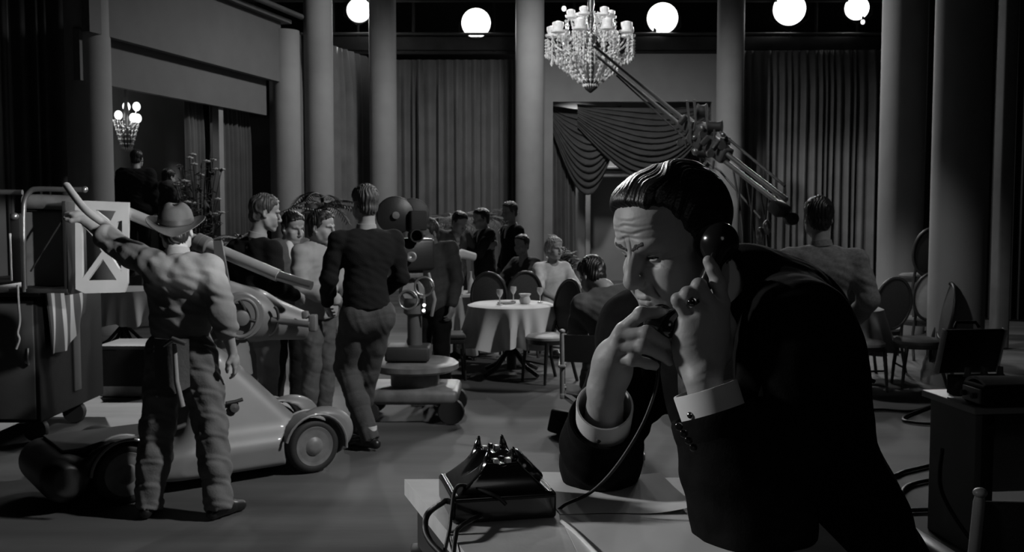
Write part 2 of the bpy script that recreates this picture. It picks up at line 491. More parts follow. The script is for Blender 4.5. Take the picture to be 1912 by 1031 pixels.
# swagged drapery in the doorway
def swag(x0, x1, ztop, drop, ya, label, lift, tail=None):
    def fn(u, v):
        s = v  # v: 0 top fold, 1 bottom fold
        xa = x0 + (x1 - x0) * u
        c = 4 * u * (1 - u)
        sk = u + lift * u * (1 - u) * 2
        zt = ztop - .10 * c - (lift > 0) * .25 * u * 0
        zb = ztop - .25 - drop * (math.sin(PI * min(1, max(0, sk * .5 + .25 * (1 - abs(lift)) )) ) * (.25 + .75 * c))
        z = zt + (zb - zt) * s
        f = .036 * math.sin(s * 74 + 3 * math.sin(u * 5)) * (.4 + c) + .012 * math.sin(s * 31 + u * 9)
        return (xa, ya - .12 * math.sin(PI * s) - .05 * c + f * .6, z + f * .4)
    o = MB().grid(fn, 36, 90, .006).build('swag_drape', m_swag)
    return tag(o, label, 'curtain', 'swagged velvet drapery in the doorway')
ys = yb + .02
swag(ol, ol + 1.55, 4.04, 1.75, ys + .44, 'left velvet swag drooping low in the doorway', .1)
swag(ol + .55, orr, 4.05, 1.45, ys + .22, 'wide velvet swag crossing the doorway behind the boom', -.1)
curtain((ol + .02, yb + .75, 0), (ol + .55, yb + .75, 0), .03, 3.95, 6, .1, m_swag, 'velvet tail curtain at the left jamb of the doorway', 23)
curtain((orr - .55, yb + .75, 0), (orr - .02, yb + .75, 0), .03, 3.95, 6, .1, m_swag, 'velvet tail curtain at the right jamb of the doorway', 29)
# ------------------------------------------------------------------ catwalk above the curtains
t = thing('catwalk', 'dark timber lighting catwalk running above the rear curtains', 'catwalk', (1.0, 23.6, 5.25))
MB().box((1.5, 23.75, 5.24), (15.5, 1.3, .12), None, .02).build('deck', m_dark, t)
MB().box((1.5, 23.08, 5.42), (15.5, .06, .3), None, .01).build('kick_board', mat('worn_timber', .05, .7, var=.4, scale=2), t)
for i in range(9): MB().box((-5.8 + i * 1.8, 23.1, 6.1), (.07, .07, 1.7), None, .008).build('post', m_dark, t)
MB().tube([(-6.2, 23.05, 6.35), (9.2, 23.05, 6.35)], .03).build('rail', m_pipe, t)
MB().tube([(-6.2, 23.0, 5.62), (9.2, 23.0, 5.62)], .035).build('rail', m_pipe, t)
# batten pipe along the left wall
q0 = A0 + AD * -.5 - AN * .25; q1 = A0 + AD * 5.6 - AN * .25
tag(MB().tube([(q0.x, q0.y, 5.3), (q1.x, q1.y, 5.3)], .05).build('pipe_batten', m_pipe), 'long pipe batten along the top of the slanted left wall', 'pipe')
# ------------------------------------------------------------------ studio lamps on the catwalk
m_house = mat('lamp_housing', .05, .5)
def studio_lamp(px, py, rpx, Y, aim, label):
    c = P(px, py, Y); r = rpx * Y / FPX
    t = thing('studio_lamp', label, 'spotlight', (c.x, c.y + .1, 5.3), group='lit studio lamps along the catwalk')
    d = (Vector(aim) - c).normalized()
    MB().lathe([(r * .3, -.62), (r * .85, -.6), (r * 1.04, -.5), (r * 1.06, 0), (r * 1.12, .01), (r * 1.12, .05), (r * 1.03, .05), (r * 1.02, -.03)], c, d, 32, cap=False).build('housing', m_house, t)
    MB().lathe([(r * 1.02, -.02), (r * .9, .015), (r * .6, .035), (.0, .05)], c, d, 32).build('lens', m_lens, t)
    u = d.cross(Vector((0, 0, 1))).normalized()
    k = c - d * .28; b = MB()
    b.tube([k + u * r * 1.15, k + u * r * 1.2 + Vector((0, 0, -r * .7)), k + Vector((0, 0, -r * 1.5)), k - u * r * 1.2 + Vector((0, 0, -r * .7)), k - u * r * 1.15], .022, 8)
    b.build('yoke', m_pipe, t)
    MB().tube([k + Vector((0, 0, -r * 1.45)), Vector((k.x, k.y, min(5.31, k.z - r * 1.5 - .1)))], .03, 8).build('stand', m_pipe, t)
    return c, d
LAMPS = [studio_lamp(670, 19, 21.5, 23.0, (-.2, 8, .2), 'lit studio lamp turned aside, leftmost on the catwalk'),
         studio_lamp(889, 43, 26, 23.0, (-.3, 5, 1.5), 'lit studio lamp hanging lowest, between the two centre columns'),
         studio_lamp(1237, 34, 27.5, 23.0, (.5, 5, .5), 'lit studio lamp just right of the crystal chandelier'),
         studio_lamp(1474, 17, 28.5, 23.0, (.4, 4, 1.2), 'lit studio lamp above the right curtain, largest of the row'),
         studio_lamp(1600, 15, 21, 23.0, (.2, 4, 1.), 'lit studio lamp at the right end of the row, small bright bulb below it')]
def pilot(px, py, Y, r, label):
    c = P(px, py, Y); t = thing('work_bulb', label, 'bulb', (c.x, c.y, c.z))
    MB().ell(c, (r, r, r * 1.2)).build('bulb', m_glow, t); MB().lathe([(r * .5, r), (r * .6, r * 2.6)], c, seg=12).build('socket', m_dark, t)
    MB().tube([c + Vector((0, 0, r * 2.5)), Vector((c.x, c.y, 8.6))], .006, 6).build('cord', m_dark, t)
pilot(1611, 41, 22.4, .045, 'tiny bare bulb glowing under the rightmost studio lamp')
pilot(1053, 16, 22.6, .05, 'tiny bare bulb glowing at the upper left of the chandelier')
# ================================================================== crystal chandelier
m_crys = mat('cut_crystal', .75, .12, var=.35, scale=40, spec=1., coat=.5)
m_brass = mat('dark_brass', .12, .35, metal=.6)
m_cup = mat('frosted_cup', .85, .35, var=.15, scale=30, emit=.05)
def octa(b, c, r, h):
    c = Vector(c); b.add([c + Vector((0, 0, h)), c + Vector((r, 0, 0)), c + Vector((0, r, 0)), c + Vector((-r, 0, 0)), c + Vector((0, -r, 0)), c + Vector((0, 0, -h))],
          [(0, 1, 2), (0, 2, 3), (0, 3, 4), (0, 4, 1), (5, 2, 1), (5, 3, 2), (5, 4, 3), (5, 1, 4)], False)
def strand(t, pts, r, name='crystal_strand'):
    b = MB()
    for i, p in enumerate(pts): octa(b, p, r * (1.25 if i == len(pts) - 1 else 1), r * (2.2 if i == len(pts) - 1 else 1.25))
    b.tube(pts, r * .22, 5)
    return b.build(name, m_crys, t)
def chandelier(c, R):
    c = Vector(c); rr = random.Random(4)
    t = thing('crystal_chandelier', 'crystal chandelier with draped prisms hanging before the centre doorway', 'chandelier', c)
    b = MB(); b.lathe([(.02, 1.3 * R), (.05, .95 * R), (.03, .8 * R), (.09 * R, .6 * R), (.05 * R, .4 * R), (.13 * R, .2 * R), (.06 * R, -.1 * R), (.1 * R, -.5 * R), (.04 * R, -.8 * R)], c, seg=20)
    b.build('stem', m_brass, t)
    MB().tube([c + Vector((0, 0, 1.25 * R)), Vector((c.x, c.y, 8.6))], .012, 6).build('chain', m_brass, t)
    MB().lathe([(.02 * R, -1.03 * R), (.16 * R, -.92 * R), (.19 * R, -.78 * R), (.1 * R, -.7 * R)], c, seg=18).build('finial', m_dark, t)
    def armset(n, rad, z, ph, cup):
        for i in range(n):
            a = 2 * PI * (i + ph) / n; d = Vector((math.cos(a), math.sin(a), 0))
            e = c + d * rad + Vector((0, 0, z))
            arm = MB().tube(spline([c + Vector((0, 0, z - .25 * R)), c + d * rad * .45 + Vector((0, 0, z - .38 * R)), c + d * rad * .85 + Vector((0, 0, z - .22 * R)), e]), .014 * R + .004, 8).build('arm', m_crys, t)
            MB().lathe([(.03 * R, 0), (.15 * R * cup, .02), (.16 * R * cup, .05), (.10 * R * cup, .045), (.09 * R * cup, .08 * R), (.12 * R * cup, .17 * R * cup), (.12 * R * cup, .24 * R * cup), (.04 * R, .27 * R * cup)], e, seg=16).build('candle_cup', m_cup, arm)
            for q in range(3):
                aa = a + (q - 1) * .9; p0 = e + Vector((math.cos(aa), math.sin(aa), 0)) * .14 * R * cup
                L = rr.uniform(.30, .62) * R
                strand(t, [p0 + Vector((0, 0, -.03 - L * k / 5)) for k in range(6)], .034 * R)
    armset(9, .88 * R, .22 * R, .25, 1.05)
    armset(6, .46 * R, .62 * R, .1, .8)
    for i in range(18):
        a = 2 * PI * (i + .3) / 18; d = Vector((math.cos(a), math.sin(a), 0))
        strand(t, [c + d * R * (.84 * (1 - (k / 11) ** 1.9) + .15) * .98 + Vector((0, 0, R * (.1 - .95 * (k / 11))))
                   for k in range(12)], .040 * R, 'festoon')
    for i in range(14):
        a = 2 * PI * (i + .3) / 14; d = Vector((math.cos(a), math.sin(a), 0))
        strand(t, [c + d * R * (.2 + .35 * (k / 8) ** 1.5) + Vector((0, 0, R * (.75 - .6 * (k / 8)))) for k in range(9)], .024 * R, 'festoon')
    for i in range(22):
        a = 2 * PI * i / 22; d = Vector((math.cos(a), math.sin(a), 0)); r0 = rr.uniform(.25, .75) * R
        strand(t, [c + d * r0 + Vector((0, 0, R * (-.02 - .09 * k))) for k in range(5)], .034 * R)
    return t
chandelier(P(1103, 88, 14.5), .62)
# lit globe chandelier in the alcove
gc = P(236, 232, 16.6)
t = thing('globe_chandelier', 'small chandelier with lit glass globes inside the alcove at left', 'chandelier', gc)
MB().lathe([(.02, .75), (.03, .3), (.07, .1), (.03, -.1), (.09, -.25), (.02, -.4)], gc, seg=16).build('stem', m_brass, t)
MB().tube([gc + Vector((0, 0, .7)), Vector((gc.x, gc.y, 8.6))], .01, 6).build('chain', m_brass, t)
for (px, py) in ((236, 199), (255, 199), (221, 215), (249, 220), (257, 221)):
    e = P(px, py, 16.6 + (.12 if py < 205 else -.15)); d = (e - gc)
    arm = MB().tube(spline([gc + Vector((0, 0, -.05)), gc + d * .6 + Vector((0, 0, -.12)), e + Vector((0, 0, -.06))]), .012, 8).build('arm', m_crys, t)
    MB().ell(e, (.062, .062, .075)).build('globe', m_glow, arm)
rr = random.Random(9)
for i in range(14):
    a = 2 * PI * i / 14; d = Vector((math.cos(a) * .2, math.sin(a) * .2, 0))
    strand(t, [gc + d * (1 - .1 * k) + Vector((0, 0, .05 - .075 * k)) for k in range(7)], .018)
# ================================================================== microphone boom
def boom():
    tip, piv, tail = P(1108, 93, 10.4), P(1308, 258, 9.0), P(1462, 378, 8.1)
    base = Vector((piv.x + .05, piv.y + .05, 0))
    t = thing('microphone_boom', 'long tubular microphone boom on a wheeled perch, reaching up across the chandelier', 'boom', base)
    d = (tip - tail).normalized(); up = Vector((0, 0, 1)); s = d.cross(up).normalized(); n = s.cross(d)
    for k, o in enumerate((n * .035, n * -.035 + s * .01)):
        MB().tube([tail + o - d * .02, piv + o, tip + o - d * (.1 * k)], [.022, .022, .014], 10).build('boom_tube', m_steel, t)
    MB().tube([piv - n * .10 + d * .1, tip - n * .06 - d * .5], .008, 6).build('guy_line', m_pipe, t)
    MB().tube([piv + n * .16 - d * .2, tail + n * .12 + d * .05], .012, 6).build('top_stay', m_pipe, t)
    MB().tube([piv - n * .15, P(1345, 320, 8.9), P(1420, 408, 8.6)], .010, 6).build('guy_line', m_pipe, t)
    # head machinery: gear drums, pulleys, brackets
    b = MB(); c = piv + n * .02
    b.box(c, (.16, .2, .2), d.to_track_quat('Z', 'Y').to_matrix(), .02)
    b.box(c - d * .25, (.12, .14, .28), d.to_track_quat('Z', 'Y').to_matrix(), .02); b.box(c + d * .22, (.10, .12, .16), d.to_track_quat('Z', 'Y').to_matrix(), .015)
    b.build('carriage', m_pipe, t)
    for (o, r, w) in ((n * .19 + d * .10, .070, .04), (n * .15 - d * .12, .055, .06), (n * -.11 - d * .1, .05, .05), (n * .10 - d * .30, .035, .04)):
        MB().lathe([(.02, -w), (r, -w), (r * .8, -w * .5), (r * .8, w * .5), (r, w), (.02, w)], c + o, (Vector((1, -.4, 0))), 20).build('cable_drum', m_dark, t)
    rq = random.Random(12)
    for i in range(16):
        o = d * rq.uniform(-.36, .2) + n * rq.uniform(-.16, .17) + s * rq.uniform(-.12, -.06) * (1 if s.y > 0 else -1)
        q = c + o; k = i % 4
        if k == 0: MB().lathe([(.0, -.012), (.034, -.012), (.026, 0), (.034, .012), (.0, .012)], q, (.3, -1, .1), 16).build('pulley', m_steel, t)
        elif k == 1: MB().box(q, (.05, .03, .09), eul(rq.uniform(-40, 40), 40, rq.uniform(0, 60)), .006).build('bracket', m_pipe, t)
        elif k == 2: MB().tube([q, q + Vector((rq.uniform(-.05, .05), -.03, .07))], .009, 8).build('lever', m_steel, t)
        else: MB().ell(q, (.022, .022, .022)).build('knob', m_steel, t)
    for (px, py, qx, qy) in ((1283, 188, 1290, 262), (1296, 186, 1302, 258), (1318, 196, 1322, 262)):
        MB().tube([P(px, py, 8.9), P(qx, qy, 8.95)], .011, 8).build('pulley_post', m_steel, t)
    MB().ell(P(1298, 283, 8.8), (.03, .03, .035)).build('knob', m_steel, t)
    # tail: counterweight box, small motor, hanging cables
    b = MB(); b.box(tail + Vector((-.03, .0, -.05)), (.14, .10, .13), d.to_track_quat('Z', 'Y').to_matrix(), .02); b.build('counterweight', m_pipe, t)
    MB().lathe([(.0, -.06), (.05, -.05), (.05, .05), (.0, .06)], tail + Vector((.05, -.06, -.13)), (0, 1, 0), 16).build('motor', m_dark, t)
    for i, (px, py) in enumerate(((1385, 440), (1394, 452), (1405, 440), (1418, 458), (1432, 470), (1441, 455))):
        p = piv.lerp(tail, .45 + .08 * i) - n * .05; q = P(px, py + 70, 8.3 + .05 * i)
        MB().tube(spline([p, p.lerp(q, .5) + Vector((.04 * (-1) ** i, 0, -.05)), q]), .009, 6).build('hanging_cable', m_dark, t)
    for (px, py) in ((1432, 425), (1420, 438)):
        MB().ell(P(px, py, 8.1), (.035, .03, .06)).build('clamp', m_steel, t)
    # post and wheeled perch
    MB().lathe([(.06, .3), (.06, 1.3), (.045, 1.3), (.045, piv.z - .1)], base, seg=16).build('post', m_pipe, t)
    MB().box(base + Vector((.35, 0, .42)), (1.1, .6, .06), None, .01).build('perch_platform', m_dark, t)
    for (x, y) in ((-.25, -.32), (-.25, .32), (.85, 0)):
        w = MB().lathe([(.03, -.04), (.15, -.04), (.17, -.02), (.17, .02), (.15, .04), (.03, .04)], base + Vector((x, y, .17)), (0, 1, 0), 20).build('wheel', m_dark, t)
    MB().box(base + Vector((.3, 0, .28)), (1.2, .1, .1), None, .02).build('chassis', m_pipe, t)
    MB().box(base + Vector((-.25, 0, .28)), (.1, .56, .1), None, .02).build('axle', m_pipe, t)
    return t
boom()
# ================================================================== chairs
m_cwood = mat('chair_wood', .028, .4, var=.3, scale=12)
m_cupholst = mat('chair_back_cloth', .05, .8, var=.15, scale=60)
m_clight = mat('pale_seat_vinyl', .45, .5, var=.08, scale=20)
m_cwood2 = m_cwood
def oval_chair(name, label, loc, rotz, seatm, backm, group='oval-back dining chairs'):
    """faces local -Y"""
    t = thing(name, label, 'chair', loc, rotz, group)
    L = lambda b, n, m, p=t: b.build(n, m, p, False)
    L(MB().grid(lambda u, v: ((.5 * math.sqrt(v)) * math.cos(2 * PI * u) * .43 / .5 * (1.08 - .12 * math.sin(2 * PI * u)), .42 * math.sqrt(v) * math.sin(2 * PI * u) * .5 / .42 * .42 / .5 + 0, .478 - .03 * v ** 3), 32, 8, .05, True) if False else
      MB().lathe([(.0, .485), (.12, .483), (.19, .474), (.215, .455), (.215, .43), (.0, .43)], (0, 0, 0), seg=32, sx=1.02, sy=1.02), 'seat', seatm)
    L(MB().lathe([(.195, .385), (.222, .39), (.222, .432), (.195, .432), (.195, .385)], (0, 0, 0), seg=32, cap=False), 'seat_frame', m_cwood)
    for x in (-.16, .16):
        L(MB().tube([(x, -.14, .41), (x * 1.06, -.165, .2), (x * 1.1, -.18, 0)], [.022, .018, .013], 8), 'leg', m_cwood)
        L(MB().tube(spline([(x * 1.05, .25, 0), (x, .18, .25), (x * .9, .19, .45), (x * .88, .225, .58)], 4), .017, 8), 'leg', m_cwood)
    ring = []
    tilt = .16
    for k in range(36):
        a = 2 * PI * k / 36; zz = .27 * math.sin(a); ring.append((.2 * math.cos(a), .245 + tilt * zz + .02, .735 + zz))
    fr = L(MB().tube(ring, .017, 8, close=True), 'back_frame', m_cwood)
    b = MB(); b.grid(lambda u, v: (.19 * v * math.cos(2 * PI * u), .262 + tilt * .26 * v * math.sin(2 * PI * u) + .014 * (1 - v * v), .735 + .26 * v * math.sin(2 * PI * u)), 32, 6, .0, True)
    b.grid(lambda u, v: (.19 * v * math.cos(-2 * PI * u), .262 + tilt * .26 * v * math.sin(-2 * PI * u) - .018 * (1 - v * v), .735 + .26 * v * math.sin(-2 * PI * u)), 32, 6, .0, True)
    L(b, 'backrest', backm)
    L(MB().tube([(-.165, -.15, .2), (.165, -.15, .2)], .01, 6), 'stretcher', m_cwood); L(MB().tube([(-.16, .2, .22), (.16, .2, .22)], .01, 6), 'stretcher', m_cwood)
    return t
def ch(px, py, rot, label, seatm, backm): return oval_chair('dining_chair', label, G(px, py), rot * D2R, seatm, backm)
ch(1022, 712, -52, 'oval-back dining chair with a pale seat, drawn up right of the front round table', m_clight, m_cupholst)
ch(918, 668, 175, 'oval-back dining chair behind the front round table, only its back showing, left one', m_cupholst, m_cupholst)
ch(968, 664, 195, 'oval-back dining chair behind the front round table, only its back showing, right one', m_cupholst, m_cupholst)
ch(1710, 722, -95, 'dark oval-back chair seen side-on in front of the columns at right', m_cupholst, m_cupholst)
ch(1640, 690, -170, 'oval-back chair seen from behind against the broad right column', m_clight, m_cupholst)
ch(1606, 728, 8, 'dark oval-back chair at the shoulder of the man in the suit', m_clight, m_black)
pl = G(1716, 668)
oval_chair('dining_chair', 'oval-back chair with a pale back, lower one of the pair behind the widest column', pl, 182 * D2R, m_cupholst, m_clight)
oval_chair('dining_chair', 'oval-back chair with a dark back, stacked on top of another behind the widest column', pl + Vector((-.02, .02, .5)), 184 * D2R, m_cupholst, m_black)
# backless stool before the rear table
s = G(832, 706); t = thing('stool', 'backless dark wooden stool in front of the rear round table', 'stool', s, .12)
MB().box((0, 0, .44), (.4, .38, .05), None, .02).build('seat', m_cupholst, t, False); MB().box((0, 0, .395), (.38, .36, .05), None, .006).build('seat_frame', m_cwood, t, False)
for x in (-.17, .17):
    for y in (-.16, .16): MB().tube([(x, y, .41), (x * 1.12, y * 1.12, 0)], [.02, .014], 8).build('leg', m_cwood, t, False)
for x in (-.17, .17): MB().tube([(x * 1.06, -.17, .2), (x * 1.06, .17, .2)], .01, 6).build('stretcher', m_cwood, t, False)
# director's chairs
m_canvas = mat('black_canvas', .02, .85, bump=.1, bscale=200); m_cframe = mat('varnished_chair_frame', .22, .4, var=.3, scale=8, stretch=(1, 1, .2))
def directors_chair(label, loc, rot):
    """faces local -Y"""
    t = thing('directors_chair', label, 'chair', loc, rot * D2R, "folding canvas director's chairs")
    L = lambda b, n, m: b.build(n, m, t, False)
    L(MB().grid(lambda u, v: (-.27 + .54 * u, .22 + .03 * v + .035 * math.sin(PI * u), .68 + .19 * v), 14, 4, .006), 'backrest', m_canvas)
    L(MB().grid(lambda u, v: (-.25 + .5 * u, -.2 + .4 * v, .46 - .03 * math.sin(PI * u)), 14, 4, .006), 'seat', m_canvas)
    for x in (-.275, .275):
        p = MB().tube([(x, .2, .44), (x, .22, .66), (x, .245, .865), (x, .247, .885)], [.016, .017, .017, .013], 12); L(p, 'post', m_cframe)
        MBk = MB().ell((x, .248, .893), (.021, .021, .015)); L(MBk, 'knob', m_cframe)
        L(MB().box((x, 0, .65), (.055, .5, .022), None, .008), 'armrest', m_cframe); L(MB().tube([(x, -.2, .44), (x, -.2, .64)], .014, 8), 'post', m_cframe)
        L(MB().box((x, 0, .44), (.03, .46, .035), None, .006), 'side_rail', m_cframe); L(MB().box((x, 0, .03), (.035, .5, .04), None, .006), 'foot_rail', m_cframe)
    for y in (-.17, .17):
        L(MB().bar((-.265, y, .04), (.265, y, .43), .03, .02), 'leg', m_cframe); L(MB().bar((.265, y + .022, .04), (-.265, y + .022, .43), .03, .02), 'leg', m_cframe)
    return t
c = P(1768, 925, 3.05)
directors_chair("nearest director's chair at the bottom right corner, black canvas back with a pale knobbed post", (c.x + .29, c.y + .15, 0), 186)
directors_chair("black canvas director's chair behind the raised elbow of the man in the suit", (XP(1128, 7.0), 7.1, 0), 176)
# ================================================================== round tables with cloths
m_cloth = mat('white_tablecloth', .62, .85, var=.06, scale=3); m_cloth2 = mat('grey_tablecloth', .33, .85, var=.08, scale=3)
m_glass = mat('glassware', .55, .15, var=.1, spec=.8, coat=.5)
def round_table(c, r, label, clab, m, seed, drop=.42, n=15):
    c = Vector((c[0], c[1], 0)); rr = random.Random(seed)
    t = thing('round_table', label, 'table', c, 0, 'round dining tables')
    MB().lathe([(r - .02, .70), (r, .705), (r, .722), (r - .01, .73), (0, .73)], c, seg=40).build('tabletop', m_cwood, t)
    MB().lathe([(.05, .05), (.05, .7)], c, seg=16).build('column', m_cwood, t); 
    for i in range(4):
        a = PI / 4 + PI / 2 * i; MB().tube([c + Vector((0, 0, .3)), c + Vector((math.cos(a) * .2, math.sin(a) * .2, .1)), c + Vector((math.cos(a) * .38, math.sin(a) * .38, .02))], .022, 8).build('leg', m_cwood, t)
    am = [rr.uniform(.5, 1.2) for _ in range(n + 1)]; am[n] = am[0]
    def fn(u, v):
        a = -2 * PI * u
        if v < .3:
            k = v / .3; return (c.x + (r + .006) * k * math.cos(a), c.y + (r + .006) * k * math.sin(a), .742)
        k = (v - .3) / .7; q = u * n; i = int(q) % n; f = q - int(q); A = am[i] * (1 - f) + am[i + 1] * f
        w = (.06 + .055 * k) * A * (math.cos(2 * PI * (q + .25 * math.sin(q * 2)))) * k
        R = r + .016 + .05 * k * A + w
        z = .735 - drop * k - .03 * k * A * math.sin(q * 3.1) + .012 * (1 - k) ** 8 * 0
        return (c.x + R * math.cos(a), c.y + R * math.sin(a), z)
    tag(MB().grid(fn, n * 10, 22, .004, True).build('tablecloth', m), clab, 'tablecloth', 'cloths on the round tables')
    return c
T1 = round_table((XP(955, 10.55), 10.55), .44, 'round dining table under a white cloth, front one in the middle of the set', 'white tablecloth hanging in folds on the front round table', m_cloth, 2)
T2 = round_table((XP(842, 11.9), 11.9), .40, 'round dining table under a cloth, rear one beside the movie camera', 'white tablecloth on the rear round table beside the camera', m_cloth2, 3, .66)
T3 = round_table((XP(226, 12.6), 12.6), .42, 'round table under a bright cloth seen beneath the boom, left of the worker', 'bright tablecloth on the table seen left of the worker in the hat', m_cloth, 4)
T4 = round_table((XP(1572, 10.2), 10.2), .40, 'round table under a pale cloth, behind the man in the grey jacket', 'pale tablecloth on the table at right, beyond the dark chair', m_cloth2, 6)
def goblet(c, label, k=1.):
    o = MB().lathe([(.032, 0), (.03, .004), (.006, .01), (.005, .07), (.02, .09), (.034, .12), (.032, .155), (.029, .155), (.031, .12), (.0, .085)], (c[0], c[1], .746), seg=16, sx=k, sy=k).build('goblet', m_glass)
    return tag(o, label, 'glass', 'glassware on the round tables')
for (dx, dy, lab) in ((-.12, -.2, 'goblet at the left front of the front round table'), (.3, .05, 'goblet near the right rim of the front round table'), (.02, .2, 'goblet at the back of the front round table')):
    goblet((T1.x + dx, T1.y + dy), lab)
o = MB().lathe([(.05, 0), (.06, .03), (.045, .07), (.065, .1), (.05, .1), (0, .06)], (T1.x + .14, T1.y - .05, .746), seg=8).build('napkin', m_cloth); tag(o, 'white folded napkin standing on the front round table', 'napkin')
o = MB().lathe([(.09, 0), (.1, .01), (.06, .008), (0, .008)], (T1.x - .05, T1.y - .05, .746), seg=24).build('plate', m_glass); tag(o, 'low plate near the middle of the front round table', 'plate')
def bottle(c, label):
    tag(MB().lathe([(.036, 0), (.038, .01), (.038, .13), (.014, .18), (.014, .24), (.017, .245), (.0, .246)], (c[0], c[1], .746), seg=14).build('bottle', m_glass), label, 'bottle', 'bottles and tumblers on the rear table')
bottle((T2.x + .02, T2.y - .1), 'slim bottle in the middle of the rear round table')
bottle((T2.x + .23, T2.y), 'slim bottle toward the right of the rear round table')
def tumbler(c, label):
    tag(MB().lathe([(.03, 0), (.036, .09), (.033, .09), (.028, .01), (0, .01)], (c[0], c[1], .746), seg=14).build('tumbler', m_glass), label, 'glass', 'bottles and tumblers on the rear table')
tumbler((T2.x - .17, T2.y - .15), 'tumbler at the left of the rear round table'); tumbler((T2.x + .12, T2.y - .22), 'tumbler at the front of the rear round table'); tumbler((T2.x + .31, T2.y - .15), 'tumbler near the right rim of the rear round table')
# ================================================================== plants
m_leaf = mat('palm_leaf', .07, .6, var=.4, scale=8); m_leaf_lt = mat('pale_leaf', .2, .6, var=.3, scale=8); m_flower = mat('pale_petal', .55, .8, var=.2, scale=30); m_pot = mat('plant_pot', .12, .5)
def frond(b, c, d, L, droop, w, rr):
    pts = []
    for k in range(9):
        s = k / 8; pts.append(c + d * L * s + Vector((0, 0, .55 * L * s - droop * L * s * s)))
    b.tube(pts, [.008 * (1 - .7 * k / 8) for k in range(9)], 5)
    for k in range(1, 9):
        tdir = (pts[k] - pts[k - 1]).normalized(); side = tdir.cross(Vector((0, 0, 1))).normalized()
        for sg in (-1, 1):
            for h in (0, .5):
                p = pts[k - 1].lerp(pts[k], h); ln = w * (1.05 - abs(k / 8 - .45)) * rr.uniform(.8, 1.1)
                e = p + (side * sg * .8 + tdir * .6).normalized() * ln + Vector((0, 0, -.25 * ln)); m = p.lerp(e, .45) + tdir * .012; m2 = p.lerp(e, .45) - tdir * .012
                b.add([p, m, e, m2, p.lerp(e, .4) + Vector((0, 0, .006))], [(0, 1, 4), (1, 2, 4), (2, 3, 4), (3, 0, 4)])
def palm(px, Y, h, L, label, seed, m=None, nf=13, z0=0.):
    rr = random.Random(seed); c = Vector((XP(px, Y), Y, z0)); t = thing('potted_palm', label, 'plant', c, 0, 'potted palms around the set')
    MB().lathe([(.13, 0), (.17, .26), (.19, .28), (.18, .3), (.16, .27), (0, .26)], c, seg=24).build('pot', m_pot, t)
    MB().tube([c + Vector((0, 0, .26)), c + Vector((.02, 0, h * .6)), c + Vector((0, 0, h))], [.03, .025, .018], 8).build('stem', m_leaf, t)
    for i in range(nf):
        a = 2 * PI * i / nf + rr.uniform(-.2, .2); b = MB()
        frond(b, c + Vector((0, 0, h - rr.uniform(0, .2))), Vector((math.cos(a), math.sin(a), 0)), L * rr.uniform(.8, 1.15), rr.uniform(.45, .95), L * .3, rr)
        b.build('frond', m or m_leaf, t)
palm(602, 10.5, 1.86, .46, 'potted palm spreading over the head of the man in the light shirt', 1)
palm(448, 12.0, 1.42, .5, 'pale feathery potted palm behind the man in the dark jacket at left', 2, m_leaf_lt)
palm(845, 15.0, 1.62, .62, 'potted palm behind the group of men beyond the camera', 3)
palm(905, 16.5, 1.66, .6, 'potted palm near the curtain, right behind the pointing man', 4)
palm(380, 15.2, 1.5, .75, 'tall potted palm in the alcove behind the worker in the hat', 6, None, 15, .9) if False else None
def bouquet(c, label, n, R, seed, hh, mstem=m_leaf, base='vase'):
    rr = random.Random(seed); c = Vector(c); t = thing('flower_arrangement', label, 'flowers', c, 0)
    MB().lathe([(.06, 0), (.09, .12), (.05, .24), (.07, .28), (.05, .27), (0, .2)], c, seg=18).build(base, m_pot, t)
    b = MB(); fl = []
    for i in range(n):
        a = rr.uniform(0, 2 * PI); s = rr.uniform(.2, 1); e = c + Vector((math.cos(a) * R * s, math.sin(a) * R * s, .28 + hh * (rr.uniform(.2, 1)) * (1.1 - .5 * s)))
        b.tube([c + Vector((0, 0, .2)), c.lerp(e, .6) + Vector((0, 0, .05)), e], .006, 5); fl.append(e)
        for q in range(4):
            p = c.lerp(e, rr.uniform(.45, .95)) + Vector((0, 0, .04)); dd = Vector((rr.uniform(-1, 1), rr.uniform(-1, 1), rr.uniform(-.3, .6))).normalized(); sd = dd.cross(Vector((0, 0, 1))).normalized() * .025
            b.add([p, p + dd * .07 + sd, p + dd * .17, p + dd * .07 - sd, p + dd * .07 + Vector((0, 0, .012))], [(0, 1, 4), (1, 2, 4), (2, 3, 4), (3, 0, 4)])
    b.build('foliage', mstem, t)
    for e in fl[::2]:
        f = MB()
        for k in range(7):
            a = 2 * PI * k / 7; f.ell(e + Vector((math.cos(a) * .03, math.sin(a) * .03, .01)), (.028, .028, .018), 8, 5)
        f.ell(e + Vector((0, 0, .02)), (.02, .02, .02), 8, 5); f.build('blossom', m_flower, t)
    return t
c = P(372, 372, 15.0); bouquet((c.x, c.y, .72), 'tall loose flower arrangement with a few pale blooms on the bandstand in the alcove', 60, .42, 5, 1.85)
c = P(1048, 500, 13.0); c.z = .72
tf = thing('side_table', 'small pedestal table carrying pale flowers beside the centre column', 'table', (c.x, c.y, 0)); MB().lathe([(.25, .68), (.26, .7), (.25, .715), (0, .715)], (c.x, c.y, 0), seg=24).build('tabletop', m_cwood, tf); MB().lathe([(.18, 0), (.17, .03), (.03, .06), (.03, .68)], (c.x, c.y, 0), seg=16).build('pedestal', m_cwood, tf)
bouquet(c, 'bunch of pale flowers right of the centre column', 22, .22, 8, .38)
